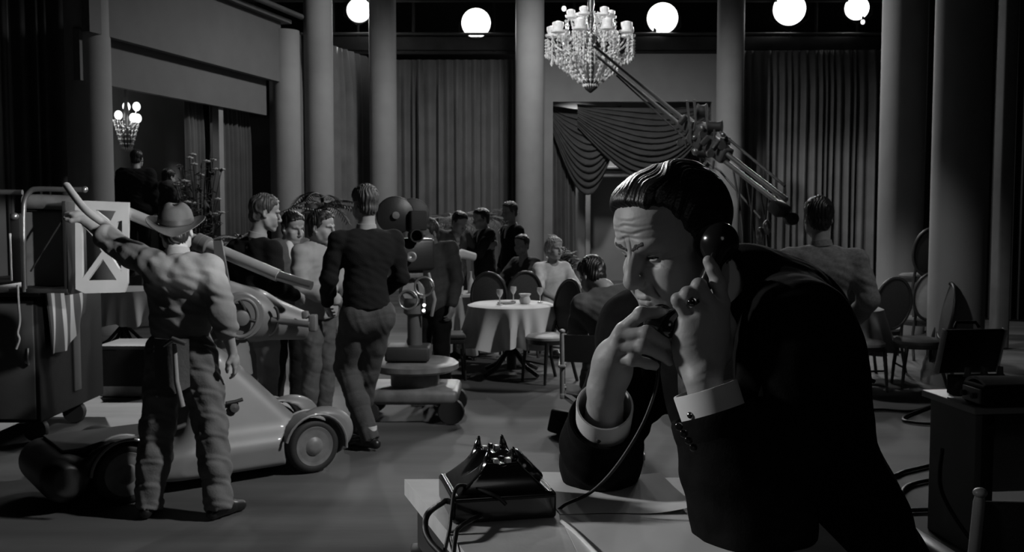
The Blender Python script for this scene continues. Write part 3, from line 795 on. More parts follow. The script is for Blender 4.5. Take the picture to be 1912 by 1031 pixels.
# ================================================================== sound desk at right
m_desk = mat('desk_paint', .2, .6, var=.1, scale=3); m_desktop = mat('desk_top_paint', .42, .5, var=.1, scale=3)
fl_ = G(1722, 729, .75); fr_ = G(1818, 762, .75)
e1 = (fr_ - fl_).normalized(); e2 = Vector((-e1.y, e1.x, 0)); e2 = e2 if e2.x > 0 else -e2
rz = math.atan2(e2.y, e2.x)
t = thing('desk', 'plain panel-sided desk carrying the sound recorder at the right edge', 'desk', (fl_.x, fl_.y, 0), rz)
W_ = 1.5; D_ = (fr_ - fl_).length
ly = -1 if (Matrix.Rotation(rz, 3, 'Z') @ Vector((0, 1, 0))).dot(e1) < 0 else 1
MB().box((W_ / 2, ly * D_ / 2, .735), (W_, D_ + .02, .035), None, .006).build('desktop', m_desktop, t, False)
MB().box((.05, ly * D_ / 2, .36), (.035, D_ - .06, .715), None, .004).build('side_panel', m_desk, t, False)
MB().box((W_ - .05, ly * D_ / 2, .36), (.035, D_ - .06, .715), None, .004).build('side_panel', m_desk, t, False)
MB().box((W_ / 2, ly * .05, .45), (W_ - .14, .02, .5), None, .003).build('back_panel', m_desk, t, False)
for xx in (.1, W_ - .1): MB().box((xx, ly * (D_ - .06), .36), (.07, .05, .715), None, .004).build('leg', m_dark, t, False)
MB().box((W_ / 2, ly * (D_ - .05), .69), (W_ - .14, .03, .07), None, .003).build('apron', m_dark, t, False)
def desk_pt(x, y, z): return Vector((fl_.x, fl_.y, z)) + Matrix.Rotation(rz, 3, 'Z') @ Vector((x, ly * y, 0))
m_case = mat('black_leatherette', .015, .7, bump=.1, bscale=120, spec=.15); m_panel2 = mat('grey_instrument_panel', .25, .4)
cr = G(1840, 740, .753)
t = thing('recorder_case', 'portable sound recorder in a black case, lid standing open, on the desk', 'recorder', cr, rz)
MB().box((0, 0, .05), (.31, .22, .10), None, .01).build('case', m_case, t, False)
lid = MB(); R_ = Matrix.Rotation(-.30 * ly, 3, 'X'); lid.box((0, ly * -.15, .215), (.33, .025, .25), R_, .008); lid = lid.build('lid', m_case, t, False)
for xx in (-.168, .168): MB().box((xx, ly * -.15, .215), (.012, .04, .25), R_, .003).build('lid_edge', m_desktop, lid, False)
MB().tube([(-.07, ly * -.19, .335), (-.055, ly * -.20, .362), (.055, ly * -.20, .362), (.07, ly * -.19, .335)], .009, 8).build('handle', m_case, lid, False)
for xx in (-.09, .0, .09): MB().lathe([(.022, .10), (.022, .11), (.016, .115), (.014, .15), (0, .152)], (xx, ly * -.02, 0), seg=16).build('knob', m_panel2, t, False)
MB().lathe([(.03, .10), (.03, .107), (0, .108)], (.125, ly * .06, 0), seg=20).build('dial', m_glass, t, False)
cr2 = G(1880, 757, .753)
t = thing('amplifier', 'low black amplifier box with a pale curved top in front of the recorder', 'amplifier', cr2, rz)
MB().box((0, 0, .065), (.36, .2, .11), None, .02).build('housing', m_case, t, False)
MB().grid(lambda u, v: (-.17 + .33 * u, -.09 + .18 * v, .122 + .028 * math.sin(PI * v) * (1 - .3 * u)), 10, 10, .015).build('cover', m_panel2, t, False)
MB().box((-.186, 0, .06), (.012, .15, .07), None, .003).build('side_plate', m_panel2, t, False)
for yy in (-.045, .045): MB().lathe([(.014, 0), (.014, .025), (0, .027)], (-.19, yy, .06), (-1, 0, 0), 14).build('knob', m_dark, t, False)
nbk = G(1812, 747, .760)
o = MB().box(nbk, (.17, .14, .012), Matrix.Rotation(rz, 3, 'Z'), .002).build('notebook', m_panel2); tag(o, 'thin grey notebook lying on the desk beside the amplifier', 'book')
# cables
m_cable = mat('rubber_cable', .012, .5)
def cable(pts, r, label, cat='cable', z=True):
    return tag(MB().tube(spline(pts, 10), r, 8).build('cable', m_cable), label, cat)
gz = lambda px, py: G(px, py, .014)
cable([gz(1380, 880), gz(1500, 905), gz(1650, 892), gz(1690, 880), gz(1740, 868), gz(1800, 850)], .013, 'black cable on the floor slanting under the desk, upper one')
cable([gz(1480, 1000), gz(1640, 985), gz(1680, 960), gz(1682, 925), gz(1700, 905), gz(1760, 893), gz(1830, 885)], .013, 'black cable bending sharply on the floor beside the desk')
cable([gz(1400, 968), gz(1540, 960), gz(1660, 955), gz(1740, 952), gz(1850, 955), gz(2050, 950)], .013, 'straight black cable on the floor nearest the director\'s chair')
cable([gz(1420, 775), gz(1530, 770), gz(1640, 765), gz(1700, 768), gz(1740, 758), gz(1690, 778), gz(1700, 788), gz(1790, 792), gz(2000, 780)], .012, 'black cable looping on the floor left of the desk')
cable([Vector((2.1, 4.9, .55)), Vector((2.15, 5.0, .3)), Vector((2.3, 4.9, .05)), Vector((2.5, 5.1, .014)), Vector((3, 5.2, .014))], .01, 'thin cable hanging in the kneehole of the desk')
# ================================================================== crab dolly
m_grey = mat('grey_enamel', .19, .46, var=.06, scale=6, coat=.08); m_rubber = mat('tyre_rubber', .02, .7); m_hub = mat('dull_hubcap', .16, .45, var=.3, scale=9)
dw0, dw1 = G(238, 941), G(586, 883)
dx = (dw1 - dw0); WB = dx.length; dx.normalize(); dy = Vector((-dx.y, dx.x, 0))
DM = Matrix.Translation(dw0) @ Matrix.Rotation(math.atan2(dx.y, dx.x), 4, 'Z')
dolly = thing('camera_dolly', 'grey enamelled four-wheel camera dolly with wedge body and crane arm, behind the worker', 'dolly', dw0, math.atan2(dx.y, dx.x))
def dl(b, n, m, p=None): return b.build(n, m, p or dolly, False)
def plane_tent():
    f = Field((-.1, -.02, .06), (1.62, .68, .98), .014)
    x, y, z = f.ax[0][:, None, None], f.ax[1][None, :, None], f.ax[2][None, None, :]
    def pl(p, n):
        n = Vector(n).normalized(); return ((x - p[0]) * n.x + (y - p[1]) * n.y + (z - p[2]) * n.z).astype(np.float32)
    d = None
    def smax(a, b, k):
        h = np.maximum(k - np.abs(a - b), 0) / k; return np.maximum(a, b) + h * h * k * .25
    for p, n in (((.7, .02, .2), (0, -1, .36)), ((.7, .62, .2), (0, 1, .36)), ((1.13, .32, .36), (.70, 0, .64)), ((.36, .32, .3), (-.9, 0, .36)), ((.7, .3, .90), (0, 0, 1)), ((.5, .3, .1), (0, 0, -1)), ((1.52, .3, .2), (1, 0, .2))):
        q = pl(p, n) + np.zeros_like(f.f); d = q if d is None else smax(d, q, .10)
    f.f = d
    f.cone((.1, .32, .2), (1.35, .32, .22), .1, .12, 'u', .12, ((0, 0, 1), .8)); f.box((.62, .32, .17), (.72, .30, .085), None, .05, 'u', .1)
    f.ell((1.28, .06, .25), (.22, .10, .17), None, 'u', .06); f.ell((1.28, .58, .25), (.22, .10, .17), None, 'u', .06)
    # wheel wells
    for yy in (-.01, .65): f.cone((1.19, yy - .09, .175), (1.19, yy + .09, .175), .205, .205, 's', .01)
    return f.mesh('body', 2)
link('body', plane_tent(), m_grey, dolly, False)
def wheel(x, y, sgn):
    w = MB(); c = Vector((x, y, .178)); ax = (0, sgn, 0)
    w.lathe([(.10, -.055), (.15, -.06), (.172, -.045), (.178, -.015), (.178, .02), (.17, .045), (.15, .055), (.13, .05), (.10, .03)], c, ax, 36, cap=False)
    w = dl(w, 'wheel', m_rubber)
    dl(MB().lathe([(.135, .045), (.128, .052), (.09, .04), (.06, .045), (.05, .06), (.02, .066), (0, .067)], c, ax, 32), 'hubcap', m_hub, w)
for x in (0, WB): wheel(x, .03, -1); wheel(x, .63, 1)
def fender(xc, y0, y1, a0, a1, r=.215):
    b = MB(); n = 14
    pr = [(xc + r * math.cos((a0 + (a1 - a0) * i / n) * D2R), .178 + r * math.sin((a0 + (a1 - a0) * i / n) * D2R)) for i in range(n + 1)]
    vs = []; fs = []
    for (x, z) in pr: vs += [(x, y0, z), (x, y1, z)]
    for i in range(n): fs.append((2 * i, 2 * i + 1, 2 * i + 3, 2 * i + 2))
    b.add(vs, fs); b.tube([(x, y0, z) for x, z in pr], .009, 6); b.tube([(x, y1, z) for x, z in pr], .009, 6)
    return dl(b, 'fender', m_grey)
fender(WB, -.05, .12, -8, 165); fender(WB, .54, .71, -8, 165)
m_dk = mat('dark_enamel', .022, .45, var=.2, scale=5)
f = Field((-.52, -.06, .04), (.5, .72, .42), .012)
f.box((-.1, .33, .19), (.3, .29, .1), None, .06, 'u', .05); f.cone((-.33, .06, .19), (-.33, .6, .19), .135, .135, 'u', .06); f.ell((.02, .0, .25), (.26, .06, .14), None, 'u', .05)
for yy in (.0, .66): f.cone((0, yy - .1, .178), (0, yy + .1, .178), .205, .205, 's', .01)
link('rear_hull', f.mesh('rear_hull', 2), m_dk, dolly, False)
fender(0, -.045, .1, 10, 175, .21)
m_mat_ = mat('rubber_mat', .045, .7)
dl(MB().box((-.02, .34, .335), (.62, .5, .02), None, .008), 'deck_mat', m_mat_)
dl(MB().tube(spline([(-.3, .12, .31), (-.05, .1, .36), (.25, .12, .37), (.5, .2, .4)]), .016, 8), 'hose', m_mat_)
dl(MB().ell((.22, .12, .385), (.03, .02, .02)), 'hose_clamp', m_panel2)
# small handle on the flank
hb = MB(); hb.tube([(.64, .10, .505), (.70, .095, .51), (.745, .09, .52)], .012, 8); hb.lathe([(.03, 0), (.03, .03), (.0, .035)], (.69, .11, .465), (0, -1, .3), 16); dl(hb, 'latch_handle', m_dark)
# crane arm (world coordinates), hub behind the worker
ha, hb_ = P(412, 580, 6.75), P(592, 606, 7.0)
ad = (hb_ - ha); aL = ad.length; ad.normalize(); side = Vector((.15, -1, 0)).normalized()
side = (side - ad * side.dot(ad)).normalized(); upv = ad.cross(side); upv = upv if upv.z > 0 else -upv
def fl2(u, s, h): return ha + ad * u + side * s + upv * h
lo = Vector((min(ha.x, hb_.x) - .3, 6.4, ha.z - .35)); hi = Vector((hb_.x + .3, 7.3, ha.z + .45))
f = Field(lo, hi, .012)
f.chain([fl2(0, 0, .02), fl2(.2, 0, .0), fl2(aL - .1, 0, -.02)], [.19, .175, .10], 'u', .05)
f.cut(fl2(aL - .06, 0, 0), ad, .02)
f.cone(fl2(-.1, 0, .04), fl2(-.1, 0, -.16), .15, .13, 'u', .05)
link('crane_arm', f.mesh('crane_arm', 2), m_grey, dolly)
hc = fl2(.105, .235, 0)
dlw = lambda b, n, m, p=None: b.build(n, m, p or dolly, True)
dlw(MB().lathe([(.158, 0), (.158, .17), (.150, .185), (.06, .19), (.0, .19)], fl2(.105, 0, 0), side, 36), 'hub_cover', m_grey)
b = MB(); b.tube([hc + upv * (.125 * math.sin(a)) + ad * (.10 * math.cos(a)) for a in [2 * PI * k / 28 for k in range(28)]], .013, 8, close=True)
hw = dlw(b, 'hand_wheel', m_grey)
for k in range(3):
    a = PI / 2 + 2 * PI * k / 3 + .4; e = hc + upv * (.125 * math.sin(a)) + ad * (.10 * math.cos(a)); m_ = hc + (e - hc) * .5 + ad * .03
    dlw(MB().tube(spline([hc, m_, e], 5), .012, 8), 'spoke', m_dark, hw)
dlw(MB().lathe([(.05, -.03), (.05, .02), (.03, .03), (0, .03)], hc, side, 20), 'hub', m_grey, hw)
b = MB(); c2 = fl2(.3, .19, 0); b.tube([c2 + upv * (.1 * math.sin(a)) + ad * (.05 * math.cos(a)) for a in [(-80 + 160 * k / 12) * D2R for k in range(13)]], .010, 8)
dlw(b, 'guard_arc', m_dark)
q1, q2 = P(507, 598, 6.72), P(578, 606, 6.72)
dlw(MB().tube([q1, q2], .022, 12), 'brake_lever', m_hub); b = MB(); b.box(P(585, 603, 6.75), (.05, .08, .11), None, .008); b.box(P(570, 588, 6.78), (.04, .06, .05), None, .008); dlw(b, 'end_bracket', m_grey)
# tower column between body and arm
dlw(MB().lathe([(.17, .62), (.15, .8), (.14, ha.z - .1)], (P(420, 600, 6.72).x, 6.74, 0), seg=28), 'column', m_grey)
# fork plate and the long boom tube
b = MB(); pa, pb = P(405, 450, 6.7), P(414, 540, 6.7)
b.prism([pa + Vector((-.025, 0, 0)), pa + Vector((.03, 0, .0)), pb + Vector((.055, 0, 0)), pb + Vector((-.03, 0, 0))], (0, .03, 0)); dlw(b, 'fork_plate', m_grey)
ta, tb, tc_, td = P(240, 398, 7.0), P(395, 462, 6.85), P(520, 515, 6.75), P(582, 534, 6.7)
bt = dlw(MB().tube([ta, tb, tc_], [.040, .042, .042], 16), 'boom_tube', mat('bright_tube', .55, .3, metal=.3))
dlw(MB().tube([tc_, td], [.034, .030], 14), 'boom_end', m_steel, bt)
for k in (.86, .93): dlw(MB().lathe([(.043, -.03), (.06, -.02), (.06, .02), (.043, .03)], ta.lerp(tb, k), (tb - ta), 18), 'collar', m_grey, bt)
# ================================================================== crane basket at far left
m_frame = mat('pale_frame_paint', .42, .5, var=.08, scale=5); m_sheet = mat('grey_sheet_metal', .30, .55, var=.2, scale=2)
Yb = 6.9
bk = thing('crane_basket', 'metal crane basket with tube rail and lattice end frame at far left', 'crane', P(120, 545, Yb))
B = lambda b, n, m, p=None: b.build(n, m, p or bk)
b = MB(); rail = [P(46, 545, Yb), P(44, 480, Yb), P(44, 400, Yb), P(47, 372, Yb), P(58, 356, Yb), P(75, 353, Yb), P(120, 354, Yb), P(156, 354, Yb)]
B(MB().tube(spline(rail, 5), .018, 10), 'rail', m_steel); B(MB().ell(P(158, 354, Yb), (.022, .022, .022)), 'rail_knob', m_steel)
B(MB().tube([P(-60, 358, Yb + .15), P(42, 359, Yb + .15)], .018, 10), 'rail', m_steel)
B(MB().tube([P(46, 376, Yb + .2), P(146, 379, Yb + .2)], .052, 18), 'drum', m_hub)
B(MB().box(P(92, 465, Yb + .3), (.36, .02, .55), None, .004), 'back_panel', m_sheet)
b = MB(); c = P(140, 462, Yb + .16); b.box(c, (.03, .32, .64), None, .005); B(b, 'side_panel', m_dark)
B(MB().box(P(92, 388, Yb + .27), (.36, .06, .05), None, .005), 'cross_bar', m_black)
B(MB().box(P(92, 540, Yb + .16), (.40, .34, .03), None, .005), 'floor_plate', m_dark)
B(MB().tube([P(57, 507, Yb + .02), P(122, 402, Yb + .02)], .006, 6), 'brace_wire', m_dark)
# lattice end frame: a plate with triangular openings
def plate(name, outer, holes, Y, th, m):
    bm = bmesh.new()
    def loop(ps):
        vs = [bm.verts.new(P(x, y, Y + (x - 190) * .0012)) for x, y in ps]; return [bm.edges.new((vs[i], vs[(i + 1) % len(vs)])) for i in range(len(vs))]
    ed = loop(outer)
    for h in holes: ed += loop(h)
    bmesh.ops.triangle_fill(bm, use_beauty=True, edges=ed)
    r = bmesh.ops.extrude_face_region(bm, geom=bm.faces[:]); bmesh.ops.translate(bm, vec=(0, th, 0), verts=[g for g in r['geom'] if isinstance(g, bmesh.types.BMVert)])
    bmesh.ops.recalc_face_normals(bm, faces=bm.faces[:])
    me = bpy.data.meshes.new(name); bm.to_mesh(me); bm.free(); return link(name, me, m, bk)
plate('lattice_frame', [(140, 374), (240, 378), (238, 528), (232, 546), (158, 548), (141, 540)],
      [[(178, 392), (216, 394), (206, 414)], [(219, 414), (228, 412), (228, 437), (216, 428)], [(152, 418), (172, 440), (190, 470), (154, 520)],
       [(192, 484), (218, 523), (163, 524)], [(212, 447), (227, 460), (226, 508), (202, 470)]], Yb - .02, .03, m_frame)
B(MB().box(P(34, 462, Yb), (.07, .07, .46), None, .008), 'hinge_post', m_black); B(MB().box(P(21, 480, Yb - .03), (.014, .02, .32), None, .003), 'latch_strip', mat('white_strip', .7, .5)); B(MB().ell(P(27, 404, Yb - .05), (.028, .028, .024)), 'latch_knob', m_steel)
# ================================================================== rolling cart under it
Yc = 7.3; DC = 1.15
cx0, cx1 = XP(-90, Yc), XP(64, Yc); zt = P(60, 554, Yc).z; zb = .17
cart = thing('equipment_cart', 'tall dark rolling equipment cart at far left under the crane basket', 'cart', ((cx0 + cx1) / 2, Yc + DC / 2, 0))
B = lambda b, n, m, p=None: b.build(n, m, p or cart)
B(MB().box(((cx0 + cx1) / 2, Yc + DC / 2, (zt + zb) / 2), (cx1 - cx0, DC, zt - zb), None, .012), 'cabinet', m_case)
B(MB().box(((cx0 + cx1) / 2, Yc - .01, (zt + zb) / 2), (cx1 - cx0 - .05, .02, zt - zb - .06), None, .004), 'door', mat('grey_cart_door', .085, .6)); B(MB().box((cx1 + .008, Yc + .62, .55), (.016, .12, .5), None, .004), 'side_strip', m_mat_)
B(MB().box(((cx0 + cx1) / 2, Yc + DC / 2, zt + .015), (cx1 - cx0 + .04, DC + .04, .03), None, .006), 'top', m_dark)
B(MB().tube([(cx1 - .06, Yc - .03, .72), (cx1 - .055, Yc - .05, .66), (cx1 - .06, Yc - .03, .6)], .008, 6), 'handle', m_steel)
for x in (cx0 + .12, cx1 - .10):
    for y in (.14, DC - .35): B(MB().lathe([(.02, -.03), (.085, -.03), (.095, 0), (.085, .03), (.02, .03)], (x, Yc + y, .094), (0, 1, 0), 18), 'caster', m_rubber)
# striped blanket over the cart edge
def bl(u, v):
    y = Yc + .03 + .72 * u; w = .018 * math.sin(u * 17 + v * 2)
    if v < .25: return (cx1 - .22 + v / .25 * .26, y + .02 * math.sin(v * 9), zt + .045 + .006 * math.sin(u * 12))
    k = (v - .25) / .75
    return (cx1 + .045 + .012 * math.sin(k * 2.5) + w * k, y - .10 * k * (u - .2), zt + .04 - (.47 - .25 * max(0, u - .5) / .5) * k)
mb = bpy.data.materials.new('striped_blanket'); mb.use_nodes = True; nt = mb.node_tree
tc = nt.nodes.new('ShaderNodeTexCoord'); sx = nt.nodes.new('ShaderNodeSeparateXYZ'); nt.links.new(tc.outputs['Object'], sx.inputs[0])
mm = nt.nodes.new('ShaderNodeMath'); mm.operation = 'MULTIPLY'; mm.inputs[1].default_value = 40; nt.links.new(sx.outputs[1], mm.inputs[0])
ms = nt.nodes.new('ShaderNodeMath'); ms.operation = 'SINE'; nt.links.new(mm.outputs[0], ms.inputs[0]); rp = nt.nodes.new('ShaderNodeValToRGB')
rp.color_ramp.elements[0].position = .35; rp.color_ramp.elements[0].color = (.06, .06, .06, 1); rp.color_ramp.elements[1].position = .5; rp.color_ramp.elements[1].color = (.42, .42, .42, 1)
nt.links.new(ms.outputs[0], rp.inputs[0]); nt.links.new(rp.outputs[0], nt.nodes['Principled BSDF'].inputs['Base Color']); nt.nodes['Principled BSDF'].inputs['Roughness'].default_value = .9
tag(MB().grid(bl, 30, 34, .012).build('blanket', mb), 'striped blanket hanging over the front edge of the equipment cart', 'blanket')
p = P(33, 532, Yb - .05)
tag(MB().tube(spline([p, P(35, 570, Yb - .06), P(37, 600, Yb - .05), P(33, 622, Yb - .06), P(36, 634, Yb - .05), P(30, 652, Yb - .05)], 5), [.008] * 26, 6).build('rope', mat('pale_rope', .5, .9)), 'short pale rope dangling from the crane basket latch', 'rope')
# dark equipment trunk behind the dolly
xq = XP(232, 9.3)
t = thing('storage_chest', 'low dark storage chest on the floor right of the cart, behind the worker', 'chest', (xq, 9.45, 0))
MB().box((xq, 9.45, .27), (.46, .5, .36), None, .02).build('body', m_case, t); MB().box((xq, 9.45, .46), (.48, .52, .04), None, .012).build('lid', m_dark, t); MB().box((xq, 9.45, .06), (.46, .5, .10), None, .01).build('plinth', m_hub, t)
# ================================================================== movie camera on its pedestal
Ym = 8.3; mc = P(762, 470, Ym)
cam_t = thing('movie_camera', 'large studio movie camera with twin film magazine on a wheeled pedestal', 'camera', (mc.x, Ym, 0))
B = lambda b, n, m, p=None: b.build(n, m, p or cam_t)
m_cr = mat('crackle_black', .022, .4, bump=.15, bscale=150)
vd = Vector((.9, .42, 0)).normalized()       # lens axis, pointing right and away
sd = Vector((-vd.y, vd.x, 0))
mg = P(738, 402, Ym)
MBm = MB(); MBm.lathe([(.0, -.055), (.145, -.055), (.155, -.045), (.155, .045), (.145, .055), (.0, .055)], mg, sd + Vector((.25, 0, 0)), 36, sx=1, sy=1)
mag = B(MBm, 'film_magazine', m_cr); B(MB().lathe([(.03, 0), (.03, .02), (0, .022)], mg - (sd + Vector((.25, 0, 0))).normalized() * .06, -(sd + Vector((.25, 0, 0))), 14), 'magazine_lock', m_steel, mag)
MBm = MB(); MBm.lathe([(.0, -.05), (.13, -.05), (.14, -.04), (.14, .04), (.13, .05), (.0, .05)], mg + Vector((.13, .05, .0)), sd + Vector((.25, 0, 0)), 36)
B(MBm, 'film_magazine', m_dark)
b = MB(); b.box(mc + Vector((.02, 0, -.02)), (.34, .26, .26), Matrix.Rotation(.45, 3, 'Z'), .03); B(b, 'body', m_cr)
b = MB(); b.box(P(778, 412, Ym), (.14, .12, .16), Matrix.Rotation(.45, 3, 'Z'), .012); B(b, 'matte_box', m_black)
B(MB().lathe([(.05, 0), (.055, .1), (.045, .1), (.04, .02)], P(772, 440, Ym - .1), (.4, -1, 0), 20), 'lens', m_black)
B(MB().lathe([(.038, 0), (.042, .03), (.03, .034), (0, .02)], P(768, 480, Ym - .17), (.1, -1, .1), 20), 'viewfinder', m_steel)
b = MB(); b.box(P(762, 512, Ym), (.2, .18, .06), Matrix.Rotation(.45, 3, 'Z'), .01); b.lathe([(.09, -.1), (.11, -.02), (.09, .03)], P(770, 545, Ym), (.3, -1, .2), 20); B(b, 'geared_head', m_hub)
for (px, py) in ((762, 560), (792, 535)):
    c = P(px, py, Ym - .16); B(MB().tube([c + Vector((.075 * math.cos(a), 0, .075 * math.sin(a))) for a in [2 * PI * k / 22 for k in range(22)]], .009, 8, close=True), 'head_wheel', m_steel)
B(MB().tube([P(800, 510, Ym - .1), P(812, 560, Ym - .15), P(806, 590, Ym - .1)], .014, 8), 'pan_handle', m_panel2)
B(MB().lathe([(.06, .55), (.06, .85), (.09, .87), (.09, P(762, 556, Ym).z)], (mc.x + .05, Ym, 0), seg=20), 'pedestal', m_pipe)
b = MB(); b.lathe([(.33, .40), (.36, .42), (.36, .46), (.33, .48), (0, .48)], (mc.x + .05, Ym, 0), seg=32); B(b, 'platform', m_hub)
b = MB(); b.box((mc.x + .0, Ym - .02, .55), (.36, .3, .12), None, .02); B(b, 'gearbox', m_dark)
b = MB(); b.box((mc.x + .02, Ym, .22), (.8, .6, .12), None, .04); B(b, 'carriage', m_hub)
B(MB().lathe([(.2, .26), (.2, .41)], (mc.x + .05, Ym, 0), seg=24), 'riser', m_hub)
for x in (-.32, .36):
    for y in (-.26, .26): B(MB().lathe([(.02, -.03), (.1, -.03), (.11, 0), (.1, .03), (.02, .03)], (mc.x + x, Ym + y, .108), (0, 1, 0), 18), 'wheel', m_rubber)
for (px, py) in ((792, 570), (791, 580)): B(MB().ell(P(px, py, Ym - .2), (.014, .014, .014)), 'indicator_lamp', m_glow)
# bits of kit lying by the elbow of the man in the suit
o = MB().box(G(1056, 790, .09) , (.22, .16, .18), Matrix.Rotation(.6, 3, 'Z') @ Matrix.Rotation(.25, 3, 'Y'), .02).build('camera_bag', m_case); tag(o, "small dark kit bag on the floor beside the director's chair", 'bag')
# ================================================================== people
def head_shape(f, fine=False, ears=True):
    """face looks to -Y, subject's left is +X; origin between the ears"""
    e, c = f.ell, f.cone
    e((0, .018, .046), (.077, .095, .086), None, 'u', .01)            # cranium
    e((0, -.040, .060), (.066, .050, .055), None, 'u', .03)           # forehead
    e((0, -.022, -.040), (.064, .068, .080), None, 'u', .03)          # face mass
    e((0, .03, -.03), (.058, .06, .06), None, 'u', .03)               # nape
    for s in (-1, 1):
        c((s * .060, .004, -.048), (s * .052, -.018, -.078), .017, .016, 'u', .02)    # jaw angle
        c((s * .052, -.018, -.078), (s * .017, -.074, -.107), .016, .015, 'u', .02)   # jaw line
        e((s * .046, -.062, -.024), (.023, .022, .017), eul(0, s * 14, 0), 'u', .018)  # cheekbone
        e((s * .036, -.068, -.056), (.024, .020, .028), None, 'u', .02)               # cheek
        e((s * .047, -.030, -.042), (.020, .042, .038), None, 'u', .025)              # side of the face
        f.chain([(s * .010, -.090, .022), (s * .028, -.089, .029), (s * .048, -.072, .024)], [.0085, .0085, .008], 'u', .010)   # brow
        e((s * .068, -.020, .03), (.012, .03, .03), None, 's', .03) if False else None
    e((0, -.080, -.104), (.019, .016, .014), None, 'u', .016)         # chin
    e((0, -.080, -.070), (.030, .022, .026), None, 'u', .014)         # mouth barrel
    for s in (-1, 1):
        e((s * .031, -.092, .003), (.019, .014, .0125), eul(0, s * 5, 0), 's', .010)   # socket
        e((s * .016, -.094, .004), (.008, .008, .010), None, 's', .008)
    # nose
    f.chain([(0, -.090, .018), (0, -.103, -.006), (0, -.117, -.028)], [.0075, .0085, .0100], 'u', .012)
    e((0, -.119, -.035), (.0115, .0105, .0105), None, 'u', .006)
    for s in (-1, 1):
        e((s * .0125, -.107, -.040), (.0085, .0105, .0085), None, 'u', .006)
    c((0, -.098, -.045), (0, -.112, -.043), .008, .006, 'u', .008)
    if fine:
        for s in (-1, 1):
            c((s * .0062, -.109, -.0485), (s * .0075, -.104, -.046), .0032, .0028, 's', .003)
            f.chain([(s * .0185, -.099, -.041), (s * .024, -.096, -.047), (s * .032, -.088, -.068)], [.0022, .0026, .001], 's', .008)   # nasolabial
    # lips
    if fine:
        f.chain([(-.024, -.088, -.0745), (-.010, -.0995, -.0695), (0, -.1005, -.0705), (.010, -.0995, -.0695), (.024, -.088, -.0745)], [.003, .0048, .0045, .0048, .003], 'u', .004)
        f.chain([(-.021, -.088, -.077), (-.009, -.097, -.0805), (.009, -.097, -.0805), (.021, -.088, -.077)], [.003, .0055, .0055, .003], 'u', .004)
        f.chain([(-.026, -.089, -.0755), (-.012, -.102, -.0748), (0, -.1045, -.0752), (.012, -.102, -.0748), (.026, -.089, -.0755)], [.0012, .0014, .0014, .0014, .0012], 's', .0022)
        e((0, -.093, -.090), (.016, .006, .0045), None, 's', .006)
    else:
        f.chain([(-.022, -.090, -.0735), (0, -.100, -.072), (.022, -.090, -.0735)], [.004, .006, .004], 'u', .004)
        f.chain([(-.022, -.094, -.076), (0, -.107, -.076), (.022, -.094, -.076)], .0018, 's', .003)
    if ears:
        for s in (-1, 1):
            R = eul(0, s * -8, 0) @ eul(0, 0, s * 22)
            e((s * .080, .018, -.002), (.0085, .019, .033), R, 'u', .006)
            e((s * .087, .013, .002), (.006, .010, .020), R, 's', .006)
            e((s * .080, .008, -.028), (.007, .009, .010), None, 'u', .006)
def lids(f, gaze=-.0012, gap=.0036):
    """lids swell over the eyeball (a mesh of its own) and leave an almond opening"""
    for s in (-1, 1):
        o = Vector((s * .0315, -.0735, .002))
        f.ell(o, (.0150, .0142, .0140), None, 'u', .005)
        f.ell(o + Vector((s * .002, -.008, .0105)), (.017, .0065, .006), eul(0, s * 10, 0), 'u', .006)      # heavy upper fold
        f.ell(o + Vector((s * .0005, -.0165, gaze)), (.0122, .012, gap), eul(0, s * 5, 0), 's', .0008)
        f.ell(o + Vector((s * .0005, -.0105, gaze - .0035)), (.0120, .0040, .0022), eul(0, s * 5, 0), 'u', .002)
def hair_shape(f, th=.011, front=.066, side=-.02, back=-.075, slant=14, fy=-.083, ear=.022):
    e = f.ell
    e((0, .020, .048), (.077 + th, .095 + th, .086 + th), None, 'u', .01)
    e((0, -.030, .070), (.064 + th * .8, .056 + th * .6, .050 + th), None, 'u', .03)
    e((0, .045, -.03), (.058 + th * .6, .062 + th * .4, .06), None, 'u', .02)
    f.cut((0, -.062, front), (0, -1.3, -1), .01)              # hairline over the forehead
    f.box((0, fy, -.03), (.2, .065, front + .03 - .004), eul(slant, 0, 0), .02, 's', .012)
    f.cut((0, .03, back), (0, -.25, -1), .01)
    for s in (-1, 1):
        f.box((s * .1, -.030, side - .055), (.05, .045, .055), None, .015, 's', .012)      # clear the ear and cheek
        e((s * .092, .016, -.010), (.028, ear, .036), None, 's', .01)
CURL = (.55, .85, .6)
